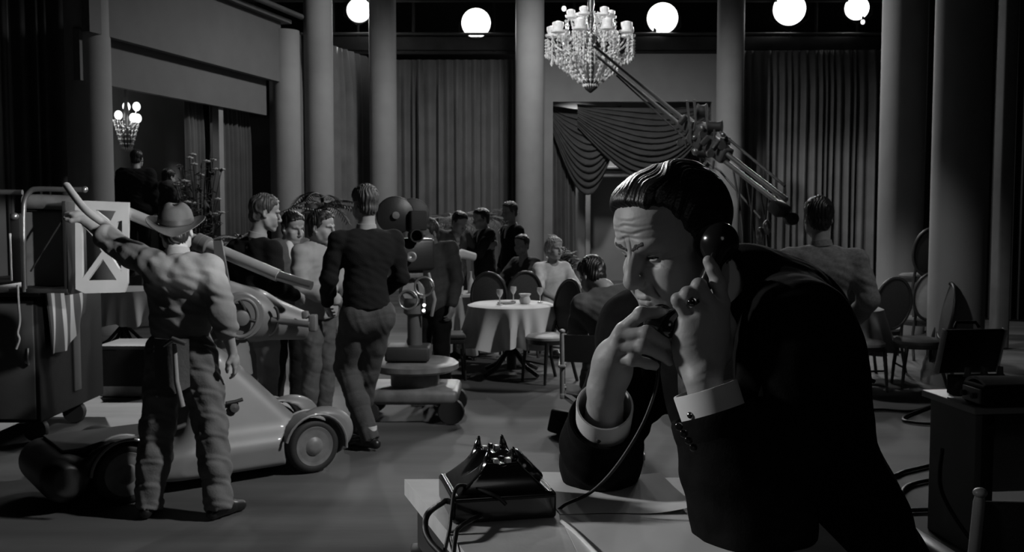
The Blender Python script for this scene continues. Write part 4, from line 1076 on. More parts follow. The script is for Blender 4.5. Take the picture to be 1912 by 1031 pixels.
def hand_shape(f, wr, d, nrm, L=1., curl=.6, thumb=1, spread=.1, side=1):
    """wr wrist, d direction of the fingers, nrm back of the hand; side=+1 when the thumb lies along nrm x d"""
    d = Vector(d).normalized(); nrm = Vector(nrm); nrm = (nrm - d * nrm.dot(d)).normalized(); t = nrm.cross(d) * side
    wr = Vector(wr)
    f.cone(wr - d * .02, wr + d * .05 * L, .026 * L, .034 * L, 'u', .015, (nrm, .62))
    f.cone(wr + d * .045 * L + t * .018 * L, wr + d * .082 * L + t * .022 * L, .020 * L, .014 * L, 'u', .012, (nrm, .75))
    f.cone(wr + d * .045 * L - t * .014 * L, wr + d * .075 * L - t * .020 * L, .022 * L, .013 * L, 'u', .012, (nrm, .75))
    for i, (o, ln) in enumerate(((.027, .92), (.009, 1.02), (-.009, .97), (-.026, .78))):
        p = wr + d * (.085 - .004 * (i == 3) - .003 * (i == 0)) * L + t * o * L; a = 0; pts = [p]
        sd = (d + t * (o * 4 * spread)).normalized()
        for j, seg in enumerate((.042, .026, .020)):
            a += curl * CURL[j] * (1 + .12 * i)
            p = p + (sd * math.cos(a) - nrm * math.sin(a)) * seg * ln * L; pts.append(p)
        f.chain(pts, [.0098 * L, .0088 * L, .0080 * L, .0068 * L], 'u', .004)
    if thumb:
        p = wr + d * .02 * L + t * .022 * L; q = p + (t * .75 + d * .6 - nrm * .35).normalized() * .040 * L
        r = q + (d * .9 + t * .15 - nrm * .3).normalized() * .032 * L; s_ = r + (d * .95 - t * .15 - nrm * .3).normalized() * .024 * L
        f.chain([p, q, r, s_], [.018 * L, .0125 * L, .0108 * L, .0088 * L], 'u', .008)
JD = {'pel': (0, .0, .95), 'waist': (0, .0, 1.10), 'chest': (0, .0, 1.29), 'neck': (0, .015, 1.455), 'head': (0, -.015, 1.625),
      'sho': (.180, .01, 1.405), 'elb': (.225, .04, 1.13), 'wri': (.225, -.05, .90), 'hip': (.088, 0, .93), 'kne': (.095, -.015, .50), 'ank': (.10, .03, .085), 'toe': (.115, -.14, .035)}
m_skin = mat('skin', .34, .5, var=.06, scale=14, bump=.05, bscale=160, spec=.35); m_hair = mat('dark_hair', .018, .38, var=.5, scale=60, stretch=(1, .12, .3), bump=.5, bscale=90)
m_hairg = mat('greying_hair', .06, .5, var=.5, scale=60, stretch=(1, .12, .3), bump=.5, bscale=90); m_shoe = mat('black_leather', .015, .35)
def joints(over, scale):
    J = {}
    for k, v in JD.items():
        if k in ('pel', 'waist', 'chest', 'neck', 'head'): J[k] = Vector(v)
        else: J[k + 'L'] = Vector(v); J[k + 'R'] = Vector((-v[0], v[1], v[2]))
    for k, v in (over or {}).items(): J[k] = Vector(v)
    return {k: v * scale for k, v in J.items()}
def bounds(pts, pad):
    a = np.array([tuple(p) for p in pts]); return a.min(0) - pad, a.max(0) + pad
def person(label, base, face, over=None, scale=1., upper='jacket', um=None, lm=None, sleeve=1., headrot=(0, 0, 0), hair=None, hat=None, res=.011, socks=None,
           hem=None, loose=1., baggy=1., hands=True, hcurl=(.6, .6), collar=None, shirt_front=False, palmn=None, hair_th=.011, fold_amp=.006, group=None, legs=True, handrot=None, longhair=False, belt=False):
    J = joints(over, scale); s = scale
    root = thing('person', label, 'person', base, face * D2R, group)
    # ---- body: head and neck, torso and limbs, hands, welded into one mesh
    R = eul(0, 0, headrot[2]) @ eul(headrot[0], 0, 0) @ eul(0, headrot[1], 0)
    HM = Matrix.Translation(J['head']) @ R.to_4x4() @ Matrix.Scale(s * 1.0, 4)
    parts = []
    hr = .0045 if res < .012 else .0065
    lo, hi = bounds([J['head'], J['neck']], .17 * s)
    f = Field(lo, hi, hr); f.M = HM; head_shape(f); f.M = Matrix.Identity(4)
    f.cone(HM @ Vector((0, .025, -.055)), J['neck'] + Vector((0, .0, -.01)), .054 * s, .058 * s, 'u', .02)
    f.cone(J['neck'], J['neck'] + Vector((0, .01, -.08)), .06 * s, .09 * s, 'u', .03)
    parts.append(f.mesh('h', 1))
    limb = [J['pel'], J['chest'], J['neck']] + [J[k + d] for k in ('sho', 'elb', 'wri', 'hip', 'kne', 'ank', 'toe') for d in 'LR']
    lo, hi = bounds(limb, .14 * s)
    f = Field(lo, hi, max(res, .012))
    f.ell(J['chest'], (.14 * s, .095 * s, .17 * s), None, 'u', .03); f.ell(J['waist'], (.125 * s, .085 * s, .14 * s), None, 'u', .04); f.ell(J['pel'], (.14 * s, .095 * s, .12 * s), None, 'u', .04)
    for d in 'LR':
        f.chain([J['sho' + d], J['elb' + d], J['wri' + d]], [.046 * s, .036 * s, .026 * s], 'u', .02)
        f.cone(J['chest'] + Vector((0, 0, .06)), J['sho' + d], .07 * s, .046 * s, 'u', .03)
        f.chain([J['hip' + d], J['kne' + d], J['ank' + d]], [.075 * s, .05 * s, .036 * s], 'u', .02)
        f.cone(J['ank' + d], J['toe' + d], .036 * s, .028 * s, 'u', .02)
    parts.append(f.mesh('b', 1))
    if hands:
        for i, d in enumerate('LR'):
            fd = (J['wri' + d] - J['elb' + d]).normalized()
            hd = (handrot or {}).get(d, fd); n = (palmn or {}).get(d, Vector((1 if d == 'L' else -1, -.1, 0)))
            lo, hi = bounds([J['wri' + d], J['wri' + d] + Vector(hd).normalized() * .17 * s, J['elb' + d]], .085 * s)
            f = Field(lo, hi, hr)
            f.cone(J['elb' + d], J['elb' + d].lerp(J['wri' + d], .45), .040 * s, .037 * s, 'u', .02); f.cone(J['elb' + d].lerp(J['wri' + d], .45), J['wri' + d], .037 * s, .026 * s, 'u', .02)
            hand_shape(f, J['wri' + d], hd, n, s, hcurl[i], 1, .1, 1 if d == 'L' else -1)
            parts.append(f.mesh('k', 1))
    link('body', join_meshes(parts, 'body'), m_skin, root, False)
    # ---- hair / hat
    lo, hi = bounds([J['head']], .18 * s)
    f = Field(lo, hi, hr); f.M = HM
    hair_shape(f, hair_th)
    if longhair:
        f.ell((0, .05, .0), (.098, .085, .115), None, 'u', .02); f.ell((0, -.05, -.05), (.066, .08, .11), None, 's', .02)
    me = f.mesh('hair', 1); displace(me, lambda co, no: .003 * np.sin(co[:, 0] * 300 + 6 * np.sin(co[:, 1] * 60)) + .003 * fold(co, 60, 140, 3))
    link('hair', me, hair or m_hair, root, False)
    if hat:
        H = HM @ eul(-15, 0, 0).to_4x4()
        hp = lambda x, y, z: H @ Vector((x, y, z))
        def brim(u, v):
            a = 2 * PI * u; k = v; rx, ry = .093 + .064 * k, .112 + .078 * k
            z = .050 + .028 * k ** 1.5 * abs(math.cos(a)) ** 1.6 - .034 * k * (1 - abs(math.cos(a)))
            return hp(rx * math.cos(a), .012 + ry * math.sin(a), z)
        o = MB().grid(brim, 48, 8, -.004, True).build('hat', hat, root, False)
        f = Field(lo + Vector((0, 0, 0)), hi + Vector((0, 0, .08)), .004); f.M = H
        f.ell((0, .014, .075), (.094, .115, .095), None, 'u', .01); f.ell((0, .0, .190), (.022, .09, .045), None, 's', .03)
        for sx in (-1, 1): f.ell((sx * .06, -.095, .16), (.03, .04, .04), None, 's', .03)
        f.cut((0, 0, .05), (0, 0, -1)); link('hat_crown', f.mesh('hat_crown', 2), hat, o, False)
        link('hat_band', MB().lathe([(.0965, .055), (.098, .056), (.0965, .085), (.094, .085)], (0, 0, 0), seg=40, sx=1, sy=1.215, cap=False).build('x', None).data, mat('hat_band_ribbon', .04, .6), o, False) if False else None
        bd = MB(); bd.grid(lambda u, v: hp((.0962 - .004 * v) * math.cos(2 * PI * u), .014 + (.117 - .004 * v) * math.sin(2 * PI * u), .060 + .026 * v), 40, 3, -.002, True)
        bd.build('hat_band', mat('hat_band_ribbon', .05, .5), o, False)
    # ---- trousers
    lm = lm or MATS['charcoal_wool']; um = um or MATS['black_wool']
    if legs:
        lo, hi = bounds([J[k + d] for k in ('hip', 'kne', 'ank') for d in 'LR'] + [J['waist']], .16 * s)
        f = Field(lo, hi, res)
        f.ell(J['pel'] + Vector((0, 0, .0)), (.158 * s, .115 * s, .16 * s), None, 'u', .04); f.ell(J['waist'], (.145 * s, .104 * s, .14 * s), None, 'u', .05)
        for d in 'LR':
            f.chain([J['hip' + d], J['hip' + d].lerp(J['kne' + d], .5), J['kne' + d], J['kne' + d].lerp(J['ank' + d], .5), J['ank' + d] + Vector((0, 0, -.01))], [.100 * s * (.7 + .3 * baggy), .090 * s * (.5 + .5 * baggy), .074 * s * baggy, .070 * s * baggy, .062 * s * baggy], 'u', .03)
            f.ell(J['hip' + d] + Vector((0, .035 * s, -.02 * s)), (.082 * s, .080 * s, .10 * s), None, 'u', .06)
        f.cut((0, 0, J['waist'].z - .01), (0, 0, 1), .01)
        # trim the hems
        for d in 'LR':
            ax = (J['ank' + d] - J['kne' + d]).normalized(); p = J['ank' + d] + ax * .025
            f.cone(p + ax * .075, p + ax * .14, .095, .095, 's', .004)
        me = f.mesh('trousers', 2); displace(me, lambda co, no: fold_amp * baggy * (.55 * fold(co, 24, 50, 5) + .7 * fold(co, 55, 120, 7))); link('trousers', me, lm, root, False)
        if belt: 
            f2 = MB(); f2.lathe([(.150 * s, -.02), (.154 * s, -.018), (.154 * s, .018), (.150 * s, .02)], (J['waist'].x, J['waist'].y, J['waist'].z - .03), seg=40, sx=1., sy=.72, cap=False); f2.build('belt', m_shoe, root, False)
        for d in 'LR':
            a, t_ = J['ank' + d], J['toe' + d]; up = Vector((0, 0, 1)); fw = (t_ - a); fw.z = 0; fw.normalize()
            lo, hi = bounds([a, t_, a - fw * .08], .08); f = Field(lo, hi, .006)
            heel = a - fw * .045 + up * -.045; 
            f.chain([heel, a.lerp(t_, .45) + up * -.012, t_ + up * .0], [.036 * s, .038 * s, .033 * s], 'u', .02); f.cone(a + up * -.01, a.lerp(t_, .35) + up * -.02, .042 * s, .034 * s, 'u', .02)
            f.cut((0, 0, min(a.z, t_.z + .05) - .085 * s if a.z > .14 else .006), (0, 0, -1), .004); f.cut(a + up * .02, (0, 0, 1), .003)
            link('shoe', f.mesh('shoe', 2), m_shoe, root, False)
            if socks: 
                MB().lathe([(.044 * s, -.05), (.046 * s, .05)], a + up * .03, seg=20).build('sock', socks, root, False)
    # ---- upper garment
    hm = hem if hem is not None else (J['pel'].z - .12 * s if upper == 'jacket' else J['waist'].z - .05 * s)
    g = {'jacket': 1.10, 'sweater': 1.04, 'shirt': 1.03}[upper] * loose
    arms = [J['chest'], J['neck'], J['pel']] + [J[k + d] for k in ('sho', 'elb', 'wri') for d in 'LR']
    lo, hi = bounds(arms, .19 * s); lo[2] = min(lo[2], hm - .03)
    f = Field(lo, hi, res)
    f.ell(J['chest'] + Vector((0, .0, .01)), (.163 * s * g, .116 * s * g, .19 * s), None, 'u', .03); f.ell(J['waist'], (.148 * s * g, .112 * s * g, .19 * s), None, 'u', .06)
    if hm < J['pel'].z + .05: f.ell(J['pel'], (.168 * s * g, .128 * s * g, .20 * s), None, 'u', .06)
    for d in 'LR':
        sx = 1 if d == 'L' else -1
        f.cone(J['neck'] + Vector((sx * .03 * s, .012, -.035 * s)), J['sho' + d] + Vector((0, 0, -.005)), .052 * s, .056 * s * g, 'u', .05)
        f.ell(J['chest'].lerp(J['sho' + d], .5) + Vector((0, .03 * s, -.01)), (.085 * s, .085 * s, .11 * s), None, 'u', .05)
    f.cut((0, 0, hm), (0, 0, -1), .012)
    for d in 'LR':
        sh, el, wr = J['sho' + d], J['elb' + d], J['wri' + d]
        if sleeve >= .99: pts = [sh, sh.lerp(el, .5), el, el.lerp(wr, .5), wr - (wr - el).normalized() * .02]; rs = [.062, .060, .054, .050, .045]
        else:
            q = el.lerp(wr, sleeve * 2 - 1) if sleeve > .5 else sh.lerp(el, sleeve * 2)
            pts = [sh, sh.lerp(el, .5), el, q] if sleeve > .5 else [sh, q]; rs = [.062, .062, .058, .057][:len(pts)]
        f.chain(pts, [r * s * g for r in rs], 'u', .035)
    # open neck
    f.cone(J['neck'] + Vector((0, -.01, -.01)), J['neck'] + Vector((0, -.02, .12)), .062 * s, .075 * s, 's', .01)
    if upper == 'jacket': f.cone(J['neck'] + Vector((0, -.07 * s, .02)), J['chest'] + Vector((0, -.15 * s, -.04)), .05 * s, .02 * s, 's', .02)
    me = f.mesh(upper, 2); displace(me, lambda co, no: fold_amp * (.55 * fold(co, 22, 46, 2) + .7 * fold(co, 50, 115, 4))); o = link(upper, me, um, root, False)
    if collar:
        nb = J['neck'] + Vector((0, .0, .015 * s)); nd = (HM @ Vector((0, .02, -.05)) - J['neck']).normalized()
        MB().lathe([(.064 * s, -.02), (.072 * s, -.012), (.066 * s, .028), (.060 * s, .03), (.058 * s, -.01)], nb, nd, 28, cap=False).build('collar', collar, root, False)
    if upper == 'jacket' and shirt_front:
        MB().ell(J['chest'] + Vector((0, -.055 * s, .02)), (.06 * s, .055 * s, .15 * s)).build('shirt', MATS['white_shirt'], root, False)
    return root
def hero_head(HM, root):
    c0 = HM.translation
    lo = np.array(c0) - np.array((.15, .15, .20)); hi = np.array(c0) + np.array((.15, .15, .16))
    f = Field(lo, hi, .0015); f.M = HM
    head_shape(f, True)
    f.ell((0, -.052, .052), (.060, .045, .045), None, 'u', .03)
    for s in (-1, 1):
        f.ell((s * .03, -.086, .027), (.024, .012, .009), eul(0, s * -8, 0), 'u', .012)
        f.cone((s * .049, -.014, -.072), (s * .018, -.062, -.110), .022, .02, 'u', .03)
    f.ell((0, -.118, -.035), (.0135, .0115, .0118), None, 'u', .008)
    lids(f)
    for s in (-1, 1): f.ell((s * .0185, -.088, -.025), (.0088, .0105, .0148), None, 'u', .012)
    f.chain([(0, -.096, .016), (0, -.1045, -.002), (0, -.114, -.022)], [.0085, .0088, .0098], 'u', .008)
    f.cone((0, .03, -.06), (0, .085, -.19), .060, .066, 'u', .02)
    me = f.mesh('head', 4)
    inv = np.array(HM.inverted()).astype(np.float32)
    loc = lambda co: co @ inv[:3, :3].T + inv[:3, 3]
    g = lambda d, w: np.exp(-(d / w) ** 2)
    def crease(co, no):
        p = loc(co); x, y, z = p.T; ax = np.abs(x); fr = 1 / (1 + np.exp((y + .055) / .006))
        out = 0 * x
        for z0, w, amp, wd in ((.044, .0030, .0017, .050), (.0545, .0030, .0019, .048), (.066, .0028, .0015, .040), (.077, .0026, .0008, .034)):
            zc = z0 + .0022 * np.sin(x * 85 + z0 * 300) - .10 * ax + 2.1 * np.maximum(ax - .02, 0) ** 1 * .05
            out -= amp * g(z - zc, w) * g(ax, wd) * fr
            out += amp * .55 * g(z - zc - .0052, w) * g(ax, wd) * fr
        for s in (-1, 1):
            out -= .0022 * g(x - s * (.0065 + .05 * (z - .016)), .0022) * g(z - .028, .016) * fr
            # crow's feet, bag below the eye, fold beside the nose
            q = np.where(x * s > 0, 1, 0)
            out -= q * .0012 * g(z - (-.0125 - .12 * (ax - .03)), .0022) * g(ax - .034, .014) * fr
            d1 = (ax - .020) - (-.040 - z) * .42
            out -= q * .0024 * g(d1, .0030) * g(z + .056, .017) * fr
            out += q * .0014 * g(d1 - .008, .006) * g(z + .054, .018) * fr
        for k in range(3): out -= .0007 * g(z - (.006 - .010 * k) - (ax - .055) * (.5 - .5 * k), .0016) * g(ax - .058, .008)
        return out.astype(np.float32)
    displace(me, crease)
    m_eye = mat('eye_white', .36, .12); m_iris = mat('dark_iris', .02, .08)
    for s in (-1, 1):
        b = MB(); c = HM @ Vector((s * .0315, -.0735, .002)); b.ell(c, (.0124,) * 3, 20, 14); b.build('eye', m_eye, root)
        gz_ = (HM.to_3x3() @ Vector((-.12, -.93, -.30))).normalized()
        MB().lathe([(.0070, .0103), (.0058, .0116), (.0, .0130)], c, gz_, 18).build('iris', m_iris, root)
    brow_src = f.f.copy()
    for s in (-1, 1):
        o_ = Vector((s * .032, -.0735, .002))
        MB().tube(spline([HM @ (o_ + Vector(q)) for q in ((-s * .0125, -.0110, -.0012), (-s * .006, -.0150, .0022), (s * .003, -.0152, .0026), (s * .009, -.0125, .0012), (s * .0140, -.0075, -.0020))], 5), .0011, 8).build('eyelashes', mat('lash', .01, .8), root)
    h = Field(lo, hi, .0020); h.M = HM
    hair_shape(h, .010, .074, -.036, -.085, 20, -.089, .017)
    h.ell((-.008, -.040, .102), (.058, .050, .034), None, 'u', .02)
    h.ell((-.01, -.070, .094), (.045, .022, .018), None, 'u', .02)
    h.cut((0, -.070, .070), (0, -1.5, -1), .006)
    me2 = h.mesh('hair', 3)
    def strands(co, no):
        p = loc(co); x, y, z = p.T
        th = np.arctan2(x - .035, z + .02)
        wob = .16 * np.sin(y * 26 + th * 2) + .05 * np.sin(y * 75 + th * 5)
        out = .0004 * np.sin((th + wob) * 75) + .0004 * np.sin((th + wob) * 120 + 1.3) + .00012 * np.sin((th + 1.1 * wob) * 235) + .0016 * np.sin((th + wob) * 17 + 2)
        part = .5 * g(x - .052, .0045) * (z > .07) * (1 / (1 + np.exp((y - .0) / .012)))
        return (out - .0075 * part).astype(np.float32)
    displace(me2, strands)
    link('hair', me2, mat('dark_hair_hero', .012, .40, var=.5, scale=300, stretch=(1, .07, .5), bump=.22, bscale=420), root, True)
    bf = Field(lo, hi, .0015); bf.M = HM
    for s in (-1, 1):
        bf.chain([(s * .009, -.100, .0215), (s * .022, -.100, .0285), (s * .036, -.095, .0320), (s * .050, -.082, .028)], [.0030, .0044, .0040, .0018], 'u', .003, ((0, 1, 0), 4.0))
    bf.f = np.maximum(bf.f, brow_src - .0005)
    bm_ = bf.mesh('eyebrows', 1); displace(bm_, lambda co, no: (.00016 * np.sin(loc(co) @ np.array([1300, 300, -900.]))).astype(np.float32))
    link('eyebrows', bm_, mat('brow_hair', .05, .7, bump=.6, bscale=300), root, True)
    return me
# ================================================================== table and telephone in the foreground
TZ = 1.21
m_top = mat('worn_desk_top', .56, .6, var=.22, scale=7, bump=.06, bscale=60); m_paper = mat('script_paper', .72, .85, var=.05, scale=5); m_bake = mat('black_bakelite', .012, .16, spec=.6, var=.1, coat=.3)
tA, tB = G(755, 895, TZ), G(1262, 892, TZ)
tl = G(868, 1031, TZ); ld = (tl - tA).normalized()
tC, tD = Vector((.50, tB.y - .01, TZ)), tA + ld * .62
tE = Vector((.50, 1.30, TZ)); tC = Vector((.405, tB.y - .008, TZ)); tC2 = Vector((.50, 1.785, TZ))
t = thing('lectern_table', 'tall pale-topped work table in the foreground holding the telephone', 'table', (tA + tC) / 2 - Vector((0, .3, TZ)))
far = [tA, tB, tC, tC2, tE, tD]
MB().prism([p + Vector((0, 0, -.03)) for p in far], (0, 0, .03)).build('tabletop', m_top, t)
MB().prism([tA.lerp(tC, .5).lerp(p, .93) * 1 + Vector((0, 0, -.11)) if False else p + ((tA + tC + tD + tE) / 4 - p) * .07 + Vector((0, 0, -.12)) for p in (tA, tC, tC2, tE, tD)], (0, 0, .09)).build('apron', m_dark, t)
for p in (tA, tC, tE, tD):
    q = p + ((tA + tC + tD + tE) / 4 - p) * .1; MB().box((q.x, q.y, (TZ - .12) / 2), (.05, .05, TZ - .12), None, .005).build('leg', m_dark, t)
ED = MB().tube([tA + ld * .10 + Vector((0, 0, -.012)), tD + Vector((0, 0, -.012))], .006, 8)
def sheet(name, px, z, label, curl=0., m=None):
    ps = [G(x, y, TZ + z) for x, y in px]
    def fn(u, v):
        p = ps[0].lerp(ps[1], u).lerp(ps[3].lerp(ps[2], u), v); return (p.x, p.y, p.z + .001 + curl * max(0, u - .6) ** 2 + .002 * math.sin(u * 5 + v * 3) ** 2)
    return tag(MB().grid(fn, 14, 10, .0006).build(name, m or m_paper), label, 'paper', 'script pages lying on the table')
sheet('script_page', [(985, 882), (1232, 895), (1300, 960), (1046, 962)], .0, 'script page lying flat between the telephone and the elbow', .06)
sheet('script_page', [(1044, 964), (1350, 964), (1440, 1060), (1090, 1060)], .0006, 'script page nearest the camera, right of the telephone', .0)
o = MB().tube(spline([G(1049, 974, TZ + .005), G(1075, 995, TZ + .005), G(1116, 1036, TZ + .005)], 6), .0035, 10).build('glint', mat('white_glint', .85, .3, coat=.5)); tag(o, 'thin white rod right of the telephone, coloured as a highlight on a cord', 'glint')  # white rod painted in place of a bright highlight along a cord
# ---- telephone
pn0, pn1 = G(845, 981, TZ), G(1040, 968, TZ)
xd = (pn1 - pn0); bw = xd.length; xd.normalize(); yd = Vector((-xd.y, xd.x, 0)); bd = .160
ph = thing('telephone', 'black desk telephone with an empty cradle, standing on the tall table', 'telephone', pn0 + xd * bw / 2 + yd * bd / 2, math.atan2(xd.y, xd.x))
hw_, hd_ = bw / 2, bd / 2
f = Field((-hw_ - .03, -hd_ - .03, -.01), (hw_ + .03, hd_ + .03, .13), .0018)
f.box((0, 0, .0225), (hw_, hd_, .0225), None, .006, 'u', 0)
x, y, z = f.ax[0][:, None, None], f.ax[1][None, :, None], f.ax[2][None, None, :]
tt = np.clip((z - .040) / .054, 0, 1); fs_ = (1 - tt) ** 1.28
xl_ = -.026 - (hw_ - .030) * fs_; xr_ = .026 + (hw_ - .034) * fs_ ** .82; wy = .058 + (hd_ - .062) * (1 - tt) ** 2.4
d = np.maximum(np.maximum(np.maximum(xl_ - x, x - xr_) + 0 * y, np.abs(y) - wy + 0 * x) * .72, np.maximum(z - .094, .03 - z) + 0 * x + 0 * y).astype(np.float32)
f.f = np.minimum(f.f, d)
f.chain([(-.085, 0, .078), (-.035, 0, .100), (.02, 0, .115)], [.022, .030, .030], 's', .004, ((0, 1, 0), 1.0))       # grip hollow between the two end walls
f.cone((-.04, 0, .112), (.06, 0, .112), .026, .026, 's', .004)
for sy in (-1, 1):
    f.cone((0, sy * .047 - .02, .101), (0, sy * .047 + .02, .101), .0125, .0125, 's', .003)     # trough for the handset
    for sx in (-1, 1): f.chain([(sx * .026, sy * .047, .084), (sx * .0225, sy * .047, .100), (sx * .0205, sy * .047, .113)], [.0085, .0055, .0032], 'u', .004)
link('base', f.mesh('base', 3), m_bake, ph, False)
pcol = mat('cradle_plunger', .75, .3)
for sy in (-1, 1):
    for sx in (-1, 1): MB().box((sx * .0105, sy * .047 - .004, .0945), (.0095, .014, .007), None, .0015).build('plunger', pcol, ph, False)
    MB().box((0, sy * .047, .0965), (.008, .010, .009), None, .0015).build('hook_switch', m_bake, ph, False)
# dial on the sloping right face
dn = Vector((.72, 0, .69)).normalized(); dc = Vector((.052, -.004, .0735))
dl_ = MB().lathe([(.0, -.010), (.037, -.010), (.037, .004), (.033, .008), (.012, .009), (.0, .009)], dc, dn, 32).build('dial', m_bake, ph, False)
u_ = dn.cross(Vector((0, 1, 0))).normalized(); v_ = dn.cross(u_)
for k in range(10):
    a = (40 + 29 * k) * D2R; MB().lathe([(.0055, 0), (.0055, .0012), (.004, .0013), (.004, 0)], dc + dn * .0078 + (u_ * math.cos(a) + v_ * math.sin(a)) * .025, dn, 14).build('finger_hole', mat('dial_face', .4, .3), dl_, False)
MB().tube([(-hw_ + .004, -hd_ - .0005, .037), (hw_ - .004, -hd_ - .0005, .037)], .0013, 6).build('seam', m_dark, ph, False)
for sx in (-1, 1):
    for sy in (-1, 1): MB().lathe([(.008, -.002), (.008, .004)], (sx * (hw_ - .02), sy * (hd_ - .02), .0), seg=12).build('foot', m_rubber, ph, False)
PW = wm(ph)
def cord(name, pts, r, label, m=m_bake):
    return tag(MB().tube(spline(pts, 8), r, 10).build(name, m), label, 'cord')
cord('line_cord', [PW @ Vector((-hw_ - .002, -.01, .020)), P(800, 958, 1.60), P(794, 985, 1.58), P(803, 1010, 1.56), P(830, 1040, 1.53), P(860, 1075, 1.50)], .0052, 'thick black cord curving out of the telephone\'s left side', m_cable)
cord('line_cord', [PW @ Vector((.0, -hd_ - .004, .030)), PW @ Vector((-.02, -hd_ - .002, .046)), P(868, 907, 1.645), P(850, 915, 1.625), P(843, 955, 1.59), P(839, 990, 1.57), P(828, 1040, 1.54), P(822, 1080, 1.52)], .0032, 'thin cord looping over the near edge of the telephone', m_cable)
cord('line_cord', [PW @ Vector((-hw_ + .045, -hd_ - .001, .014)), P(858, 985, 1.55), P(850, 1005, 1.53), P(846, 1045, 1.5)], .0040, 'short black cord leaving the telephone\'s front edge', m_cable)
# ================================================================== the man at the telephone
m_suit = mat('black_suit_wool', .008, .9, var=.25, scale=40, bump=.10, bscale=260, spec=.06)
mat('black_wool', .014, .9, spec=.2, bump=.2, bscale=200); mat('charcoal_wool', .10, .85, var=.15, scale=20, spec=.2, bump=.2, bscale=150)
m_wshirt = mat('white_shirt', .62, .8, var=.05, scale=10)
HP = Vector((.284, 1.78, 1.6605))
HM = Matrix.Translation(HP) @ (eul(0, 0, -57.2) @ eul(17.4, 0, 0) @ eul(0, -.8, 0)).to_4x4() @ Matrix.Scale(.946, 4)
FD = Vector((-.83, -.55, 0)).normalized(); SD = Vector((.55, -.83, 0)).normalized()
hip = Vector((.70, 2.05, .98))
hero = thing('person', 'man in a black suit leaning on the tall table, telephone handset held to his ear', 'person', (hip.x, hip.y, 0), -56 * D2R)
parts = [hero_head(HM, hero)]
# hands from their joints
LW, LE, LS = P(1312, 712, 1.60), P(1408, 1004, 1.56), P(1492, 625, 1.67)
RW, RE, RS = P(1131, 738, 1.685), P(1120, 868, 1.875), P(1196, 618, 2.0)
lo, hi = bounds([LW, P(1323, 480, 1.64), P(1262, 556, 1.64), P(1366, 580, 1.7), LW.lerp(LE, .5)], .05); f = Field(lo, hi, .0016)
cam_n = Vector((-.18, -1, .05))
mc = {'i': (1349, 566, 1.630), 'm': (1334, 578, 1.620), 'r': (1309, 588, 1.617), 'p': (1287, 600, 1.622)}
for k, (x_, y_, Y_) in mc.items():
    f.cone(P(1314 + (x_ - 1312) * .30, 690, 1.615), P(x_, y_, Y_), .0195, .0128, 'u', .013)
f.cone(LW, LW.lerp(LE, .5), .0285, .036, 'u', .02); f.ell(P(1312, 640, 1.637), (.040, .024, .052), None, 'u', .03); f.ell(P(1284, 650, 1.632), (.018, .022, .040), None, 'u', .03)
fin = [([(1349, 566, 1.630), (1341, 528, 1.622), (1331, 504, 1.624), (1323, 488, 1.628)], [.0122, .0114, .0106, .0095]),
       ([(1334, 578, 1.620), (1305, 534, 1.616), (1306, 545, 1.648), (1322, 556, 1.655)], [.0120, .0115, .0098, .0080]),
       ([(1309, 588, 1.617), (1284, 549, 1.614), (1286, 560, 1.645), (1300, 570, 1.655)], [.0115, .0110, .0095, .0080]),
       ([(1287, 600, 1.622), (1266, 560, 1.620), (1267, 570, 1.648), (1280, 578, 1.657)], [.0112, .0100, .0088, .0075])]
for pts, rs in fin:
    q = [P(*p) for p in pts]; f.chain(q, rs, 'u', .0035); f.ell(q[1], (rs[1] * 1.05,) * 3, None, 'u', .006)
f.chain([P(1345, 660, 1.640), P(1356, 610, 1.662), P(1345, 560, 1.680), P(1328, 530, 1.688)], [.019, .0145, .0115, .009], 'u', .012)
me = f.mesh('hand', 3); displace(me, lambda co, no: (.00025 * fold(co, 220, 500, 4)).astype(np.float32)); parts.append(me)
lo, hi = bounds([RW, P(1250, 587, 1.66), P(1256, 680, 1.66), RE, P(1150, 600, 1.66)], .05); f = Field(lo, hi, .0016)
for (x_, y_, Y_) in ((1163, 616, 1.655), (1157, 630, 1.648), (1153, 650, 1.648), (1150, 672, 1.655)):
    f.cone(P(1131 + (y_ - 640) * .30, 716, 1.688), P(x_, y_, Y_), .0205, .0128, 'u', .012)
f.cone(RW, RW.lerp(RE, .55), .030, .037, 'u', .02); f.ell(P(1140, 680, 1.680), (.030, .028, .040), None, 'u', .02); f.ell(P(1162, 690, 1.678), (.016, .022, .026), None, 'u', .015)
fin = [([(1163, 616, 1.655), (1197, 586, 1.638), (1226, 583, 1.645), (1244, 587, 1.652)], [.0118, .0108, .0100, .0088]),
       ([(1157, 630, 1.648), (1208, 622, 1.628), (1237, 637, 1.640), (1253, 650, 1.652)], [.0122, .0112, .0098, .0082]),
       ([(1153, 650, 1.648), (1201, 646, 1.626), (1230, 660, 1.638), (1250, 675, 1.652)], [.0120, .0110, .0096, .0080]),
       ([(1150, 672, 1.655), (1182, 671, 1.634), (1208, 679, 1.640), (1226, 684, 1.650)], [.0112, .0102, .0090, .0076])]
for pts, rs in fin:
    q = [P(*p) for p in pts]; f.chain(q, rs, 'u', .0035); f.ell(q[1], (rs[1] * 1.05,) * 3, None, 'u', .006)
f.chain([P(1150, 690, 1.69), P(1180, 655, 1.705), P(1205, 625, 1.70), P(1222, 610, 1.69)], [.019, .0145, .0115, .009], 'u', .012)
me = f.mesh('hand', 3); displace(me, lambda co, no: (.00025 * fold(co, 220, 500, 9)).astype(np.float32)); parts.append(me)
